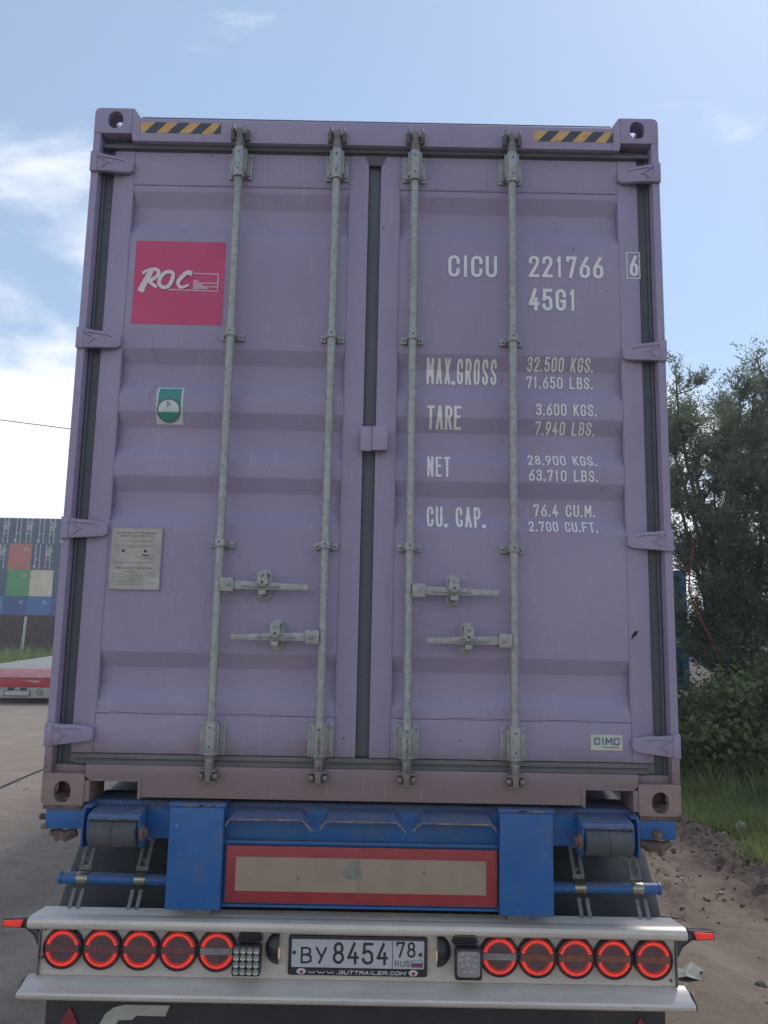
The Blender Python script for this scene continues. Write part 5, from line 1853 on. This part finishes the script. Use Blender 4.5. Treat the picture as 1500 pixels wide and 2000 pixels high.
def willow(loc, Ht, rad, stems, nl, label, group='willows on the right-hand bank', dens=1.0, seed=1):
    rs = np.random.default_rng(seed)
    t = thing('willow_tree', label, 'tree', loc, group)
    mb = MB(); C = []; Dr = []
    tips = []
    for i in range(stems):
        a = 2 * math.pi * i / stems + rs.uniform(-.4, .4)
        spread = rad * rs.uniform(.25, .75)
        top = Vector((math.cos(a) * spread, math.sin(a) * spread, Ht * rs.uniform(.72, 1.0)))
        pts = []
        for k in range(8):
            u = k / 7
            p = Vector((top.x * u ** 1.4, top.y * u ** 1.4, top.z * u)) + Vector((rs.normal() * .05, rs.normal() * .05, 0)) * (u > 0)
            p += Vector((math.cos(a), math.sin(a), 0)) * .08
            pts.append(p)
        mb.tube(pts, [.055 * (1 - .85 * k / 7) * (Ht / 5) for k in range(8)], 6)
        # side branches
        for b in range(15):
            u = rs.uniform(.12, .98); kk = min(6, int(u * 7)); f = u * 7 - kk
            p = pts[kk].lerp(pts[kk + 1], f)
            aa = rs.uniform(0, 2 * math.pi); ln = rad * rs.uniform(.25, .62) * (1.15 - .6 * u)
            e = p + Vector((math.cos(aa) * ln, math.sin(aa) * ln, ln * rs.uniform(.35, 1.1)))
            if e.z > Ht: e.z = Ht - rs.uniform(0, .4)
            mb.tube([p, p.lerp(e, .5) + Vector((0, 0, -.04)), e], [.014, .009, .004], 4)
            tips.append((p, e))
        tips.append((pts[5], pts[7]))
        tips.append((pts[1], pts[4])); tips.append((pts[0], pts[2]))
    mb.build('trunk', 'bark', t)
    tw = []
    ntw = int(nl / 26)
    for i in range(ntw):
        p, e = tips[rs.integers(len(tips))]
        u = rs.uniform(.2, 1.05)
        b = p.lerp(e, u)
        d = Vector((rs.normal() * .55, rs.normal() * .55, rs.uniform(.2, 1.0))).normalized()
        L = rs.uniform(.18, .48)
        for k in range(26):
            s = k / 26
            c = b + d * L * s + Vector((rs.normal(), rs.normal(), rs.normal())) * (.022 + .03 * rs.random())
            C.append(c); Dr.append(d * .75 + Vector((rs.normal(), rs.normal(), rs.normal() * .8)) * .55)
    leaf_mesh('crown', np.array(C), np.array(Dr), .085, .020, 'leafA', t)
    return t


b_ = lambda x, y: (x, y, gz(x, y) - .05)
willow(b_(5.45, 9.0), 5.85, 1.4, 10, 80000, 'grey-green willow closest to the container, red hose in front of its foot', seed=3)
willow(b_(7.1, 9.3), 6.3, 1.8, 11, 100000, 'tallest grey-green willow, at the right edge of the photo', seed=5)
willow(b_(5.1, 13.6), 7.3, 1.6, 8, 42000, 'thin willow partly hidden by the container edge, behind the nearest willow', seed=8)
willow(b_(8.6, 12.8), 7.4, 2.1, 8, 38000, 'willow standing farthest back on the bank', seed=11)
willow(b_(6.2, 6.9), 3.5, 1.3, 10, 56000, 'low dark willow bush in front of the tall willows', seed=14)


def bush(loc, Hb, rad, nl, lab, mats=('leafB',), size=(.07, .035), seed=1):
    rs = np.random.default_rng(seed)
    t = thing('bush', lab, 'bush', loc, 'bushes and tall weeds on the bank')
    mb = MB()
    C, Dd, Mi = [], [], []
    ns = 22
    for i in range(ns):
        a = rs.uniform(0, 2 * math.pi); r = rad * math.sqrt(rs.random()); lean = rs.uniform(.05, .35)
        b = Vector((math.cos(a) * r * .6, math.sin(a) * r * .6, 0)); e = Vector((math.cos(a) * r, math.sin(a) * r, Hb * rs.uniform(.5, 1.05) * (1 - .45 * (r / rad) ** 2)))
        mb.tube([b, b.lerp(e, .5), e], [.010, .007, .003], 4)
        for k in range(int(nl / ns)):
            u = rs.uniform(.15, 1.08)
            c = b.lerp(e, u) + Vector((rs.normal(), rs.normal(), rs.normal() * .7)) * rad * .17
            if c.z < .02: c.z = .02 + rs.random() * .1
            C.append(c); Dd.append(Vector((rs.normal(), rs.normal(), rs.normal() * .7 + .2))); Mi.append(rs.integers(len(mats)) if rs.random() < .5 else 0)
    mb.build('stems', 'bark', t)
    leaf_mesh('foliage', np.array(C), np.array(Dd), size[0], size[1], mats[0], t, mats=list(mats), mat_idx=np.array(Mi))
    return t


bush(b_(5.1, 7.0), 1.5, .95, 12000, 'dense green bush beside the blue container corner', seed=2)
bush(b_(6.1, 7.6), 1.6, 1.0, 11000, 'green bush with yellowing leaves under the tallest willow', ('leafB', 'leafC', 'leafB'), seed=4)
bush(b_(4.4, 6.4), 1.0, .7, 8000, 'low broad-leaved weed clump nearest the container edge', size=(.09, .055), seed=6)
bush(b_(5.2, 5.6), .95, .8, 9000, 'knee-high weed clump in front of the dense bush', size=(.08, .035), seed=9)
bush(b_(4.35, 8.4), 1.25, .9, 9000, 'dark bush under the blue container, half hidden by the purple one', seed=12)
bush(b_(6.8, 6.2), 1.2, .9, 8000, 'bush at the far right end of the bank', ('leafB', 'leafC'), seed=15)


def grass(name, n, region, hmin, hmax, mats, wid=.008, kind='stuff', lean=.35):
    P = np.array([region() for _ in range(n)])
    z = height(P[:, 0], P[:, 1])
    h = rng.uniform(hmin, hmax, n) * (0.6 + 0.8 * np.clip(fbm(P[:, 0] * 1.6, P[:, 1] * 1.6, 77, 3) + .5, 0, 1))
    d = np.stack([rng.normal(0, lean, n), rng.normal(0, lean, n), np.ones(n)], 1); d /= np.linalg.norm(d, axis=1, keepdims=True)
    s = np.stack([rng.normal(size=n), rng.normal(size=n), np.zeros(n)], 1); s /= np.linalg.norm(s, axis=1, keepdims=True)
    base = np.stack([P[:, 0], P[:, 1], z - .01], 1)
    w = wid * rng.uniform(.6, 1.4, (n, 1))
    mid = base + d * h[:, None] * .55
    tip = base + d * h[:, None] + np.stack([d[:, 0], d[:, 1], np.zeros(n)], 1) * h[:, None] * .5
    V = np.stack([base - s * w * .5, base + s * w * .5, mid + s * w * .4, mid - s * w * .4, tip], 1).reshape(-1, 3)
    me = bpy.data.meshes.new(name)
    me.vertices.add(5 * n); me.vertices.foreach_set('co', V.ravel())
    o5 = np.arange(n)[:, None] * 5
    loops = np.concatenate([o5 + [0, 1, 2, 3], o5 + [3, 2, 4]], 1).ravel()
    me.loops.add(len(loops)); me.loops.foreach_set('vertex_index', loops.astype(np.int32))
    ls = (np.arange(n)[:, None] * 7 + [0, 4]).ravel()
    me.polygons.add(2 * n); me.polygons.foreach_set('loop_start', ls.astype(np.int32)); me.polygons.foreach_set('loop_total', np.tile([4, 3], n).astype(np.int32))
    for q in mats: me.materials.append(M[q])
    if len(mats) > 1: me.polygons.foreach_set('material_index', np.repeat((rng.random(n) < .12).astype(np.int32), 2))
    me.update(calc_edges=True)
    o = link_mesh(name, me); tag(o, kind=kind)
    return o


def reg_verge():
    while True:
        y = random.uniform(2.2, 12.5); x = 2.92 + abs(random.gauss(0, 1.0)) ** 1.0 * 1.5
        e = 3.05 + .25 * math.sin(y * 1.9) * .5 + .2 * math.sin(y * 5.3) * .5
        if x > e - .12 + abs(random.gauss(0, .16)) and x < 8.5: return (x, y)


grass('grass', 120000, reg_verge, .05, .18, ('grass', 'drygrass'), .008)
grass('weeds', 9000, lambda: (random.uniform(-26, -8), random.uniform(24.0, 28.2) - abs(random.gauss(0, .6))), .25, .95, ('grass', 'drygrass'), .05, lean=.45)
grass('weeds', 5000, lambda: (random.uniform(3.5, 8), random.uniform(4.8, 11)), .18, .50, ('grass', 'drygrass'), .010, lean=.3)

# old blue container behind the willows
bb = thing('blue_container', 'old blue container behind the willows, right of the purple container', 'shipping container', (3.0, 12.2, .72))
mb = MB(); mb.box(0, 2.95, .06, 6, 0, 2.26); mb.build('body', 'bluebox', bb, bevel=.01)
mb = MB()
n = 10
for i in range(n):
    x = .1 + i * .28
    mb.prism([(x, .06), (x + .05, .02), (x + .16, .02), (x + .21, .06)], 'z', .1, 2.16)
tb(mb, 'wall_rib', 'bluebox', parent=bb)
mb = MB(); mb.box(2.955, 3.09, .0, .14, -.02, 2.30); mb.box(.0, 2.95, .0, .058, 2.18, 2.30); mb.box(0, 2.95, .0, .058, -.02, .09)
mb.build('frame', 'bluebox', bb, bevel=.01)
mb = MB(); mb.cyl((2.76, -.04, .05), (2.72, -.04, 2.1), .022, n=8); mb.build('pale_rod', 'pole', bb)

# red hose climbing out of the bushes
mb = MB()
hp = [(4.84, 8.75, 3.3), (4.80, 8.65, 3.0), (4.72, 8.6, 2.72), (4.70, 8.6, 2.45), (4.76, 8.6, 2.24), (4.87, 8.6, 2.0), (4.95, 8.6, 1.83), (5.05, 8.55, 1.60), (5.13, 8.5, 1.2), (5.15, 8.5, .3)]
mb.tube(hp, [.006, .008, .012, .014, .013, .015, .012, .015, .015, .015], 7)
o = mb.build('red_hose', 'redcable'); tag(o, 'thin red hose rising through the bushes in front of the willows', 'hose')

# litter beside the bumper
def crumple(name, loc, pts, mat, label, cat, rot=0):
    mb = MB(); n = len(pts)
    c = (sum(p[0] for p in pts) / n, sum(p[1] for p in pts) / n, max(p[2] for p in pts) * .6)
    mb.add(list(pts) + [c] + [(x, y, z - .003) for x, y, z in pts] + [(c[0], c[1], c[2] - .003)],
           [(i, (i + 1) % n, n) for i in range(n)] + [(n + 1 + i, 2 * n + 1, n + 1 + (i + 1) % n) for i in range(n)] + [(i, n + 1 + i, n + 1 + (i + 1) % n, (i + 1) % n) for i in range(n)])
    o = mb.build(name, mat, smooth=0); o.location = (loc[0], loc[1], gz(loc[0], loc[1]) + .004); o.rotation_euler.z = rot
    return tag(o, label, cat)


crumple('torn_plastic', (1.76, 1.42), [(-.13, .02, .02), (-.07, .07, .035), (-.02, .05, .02), (.05, .09, .045), (.11, .06, .01), (.06, .0, .03), (.05, -.05, .005), (-.03, -.06, .03), (-.09, -.03, .004)], 'litter', 'torn greenish plastic scrap lying by the right end of the bumper', 'litter')
crumple('dry_leaf', (1.62, 1.16), [(-.08, -.01, .01), (-.05, .05, .04), (.0, .04, .02), (.05, .07, .05), (.08, .02, .02), (.05, -.03, .03), (.0, -.05, .01), (-.05, -.05, .03)], 'dryleaf', 'curled brown dry leaf below the torn plastic scrap', 'leaf')
crumple('stone_chunk', (3.30, 4.10), [(-.05, -.02, .01), (-.045, .03, .09), (.0, .04, .12), (.05, .03, .10), (.06, -.02, .02), (.0, -.04, .01)], 'stone', 'pale chunk standing at the edge of the grass', 'rubble')
for (x, y, s, lab) in ((3.5, 4.75, .10, 'pale stone in the grass, left one of two'), (3.8, 4.85, .12, 'pale stone in the grass near the right edge, larger of two')):
    mb = MB(); mb.ball((0, 0, 0), s, 9, (1.3, .9, .26), .18)
    o = mb.build('stone', 'stone', smooth=60); o.location = (x, y, gz(x, y) + s * .08); tag(o, lab, 'stone', 'pale stones at the verge')
mb = MB()
mb.tube([(-.09, .03, .012), (-.03, -.01, .02), (.03, .01, .012), (.08, .06, .02)], [.007, .006, .005, .003], 5)
mb.tube([(-.03, -.01, .02), (-.02, .06, .03)], [.005, .002], 5)
o = mb.build('twig', 'bark'); o.location = (2.05, 2.35, gz(2.05, 2.35)); tag(o, 'small dark twig on the dirt right of the marker light', 'twig')

# apply metric origin for the last few, done

# ==================================================================== HAZE
hm = bpy.data.materials.new('haze_air'); hm.use_nodes = True
hn = hm.node_tree.nodes; hn.clear()
ho = hn.new('ShaderNodeOutputMaterial'); hv = hn.new('ShaderNodeVolumePrincipled')
hv.inputs['Color'].default_value = (0.80, 0.90, 1.0, 1)
hv.inputs['Density'].default_value = 0.0024
hv.inputs['Anisotropy'].default_value = 0.3
hm.node_tree.links.new(hv.outputs[0], ho.inputs['Volume'])
M['haze'] = hm
mb = MB(); mb.box(-120, 90, -70, 150, -1.2, 16.0)
o = mb.build('haze', 'haze', smooth=0); tag(o, kind='stuff')
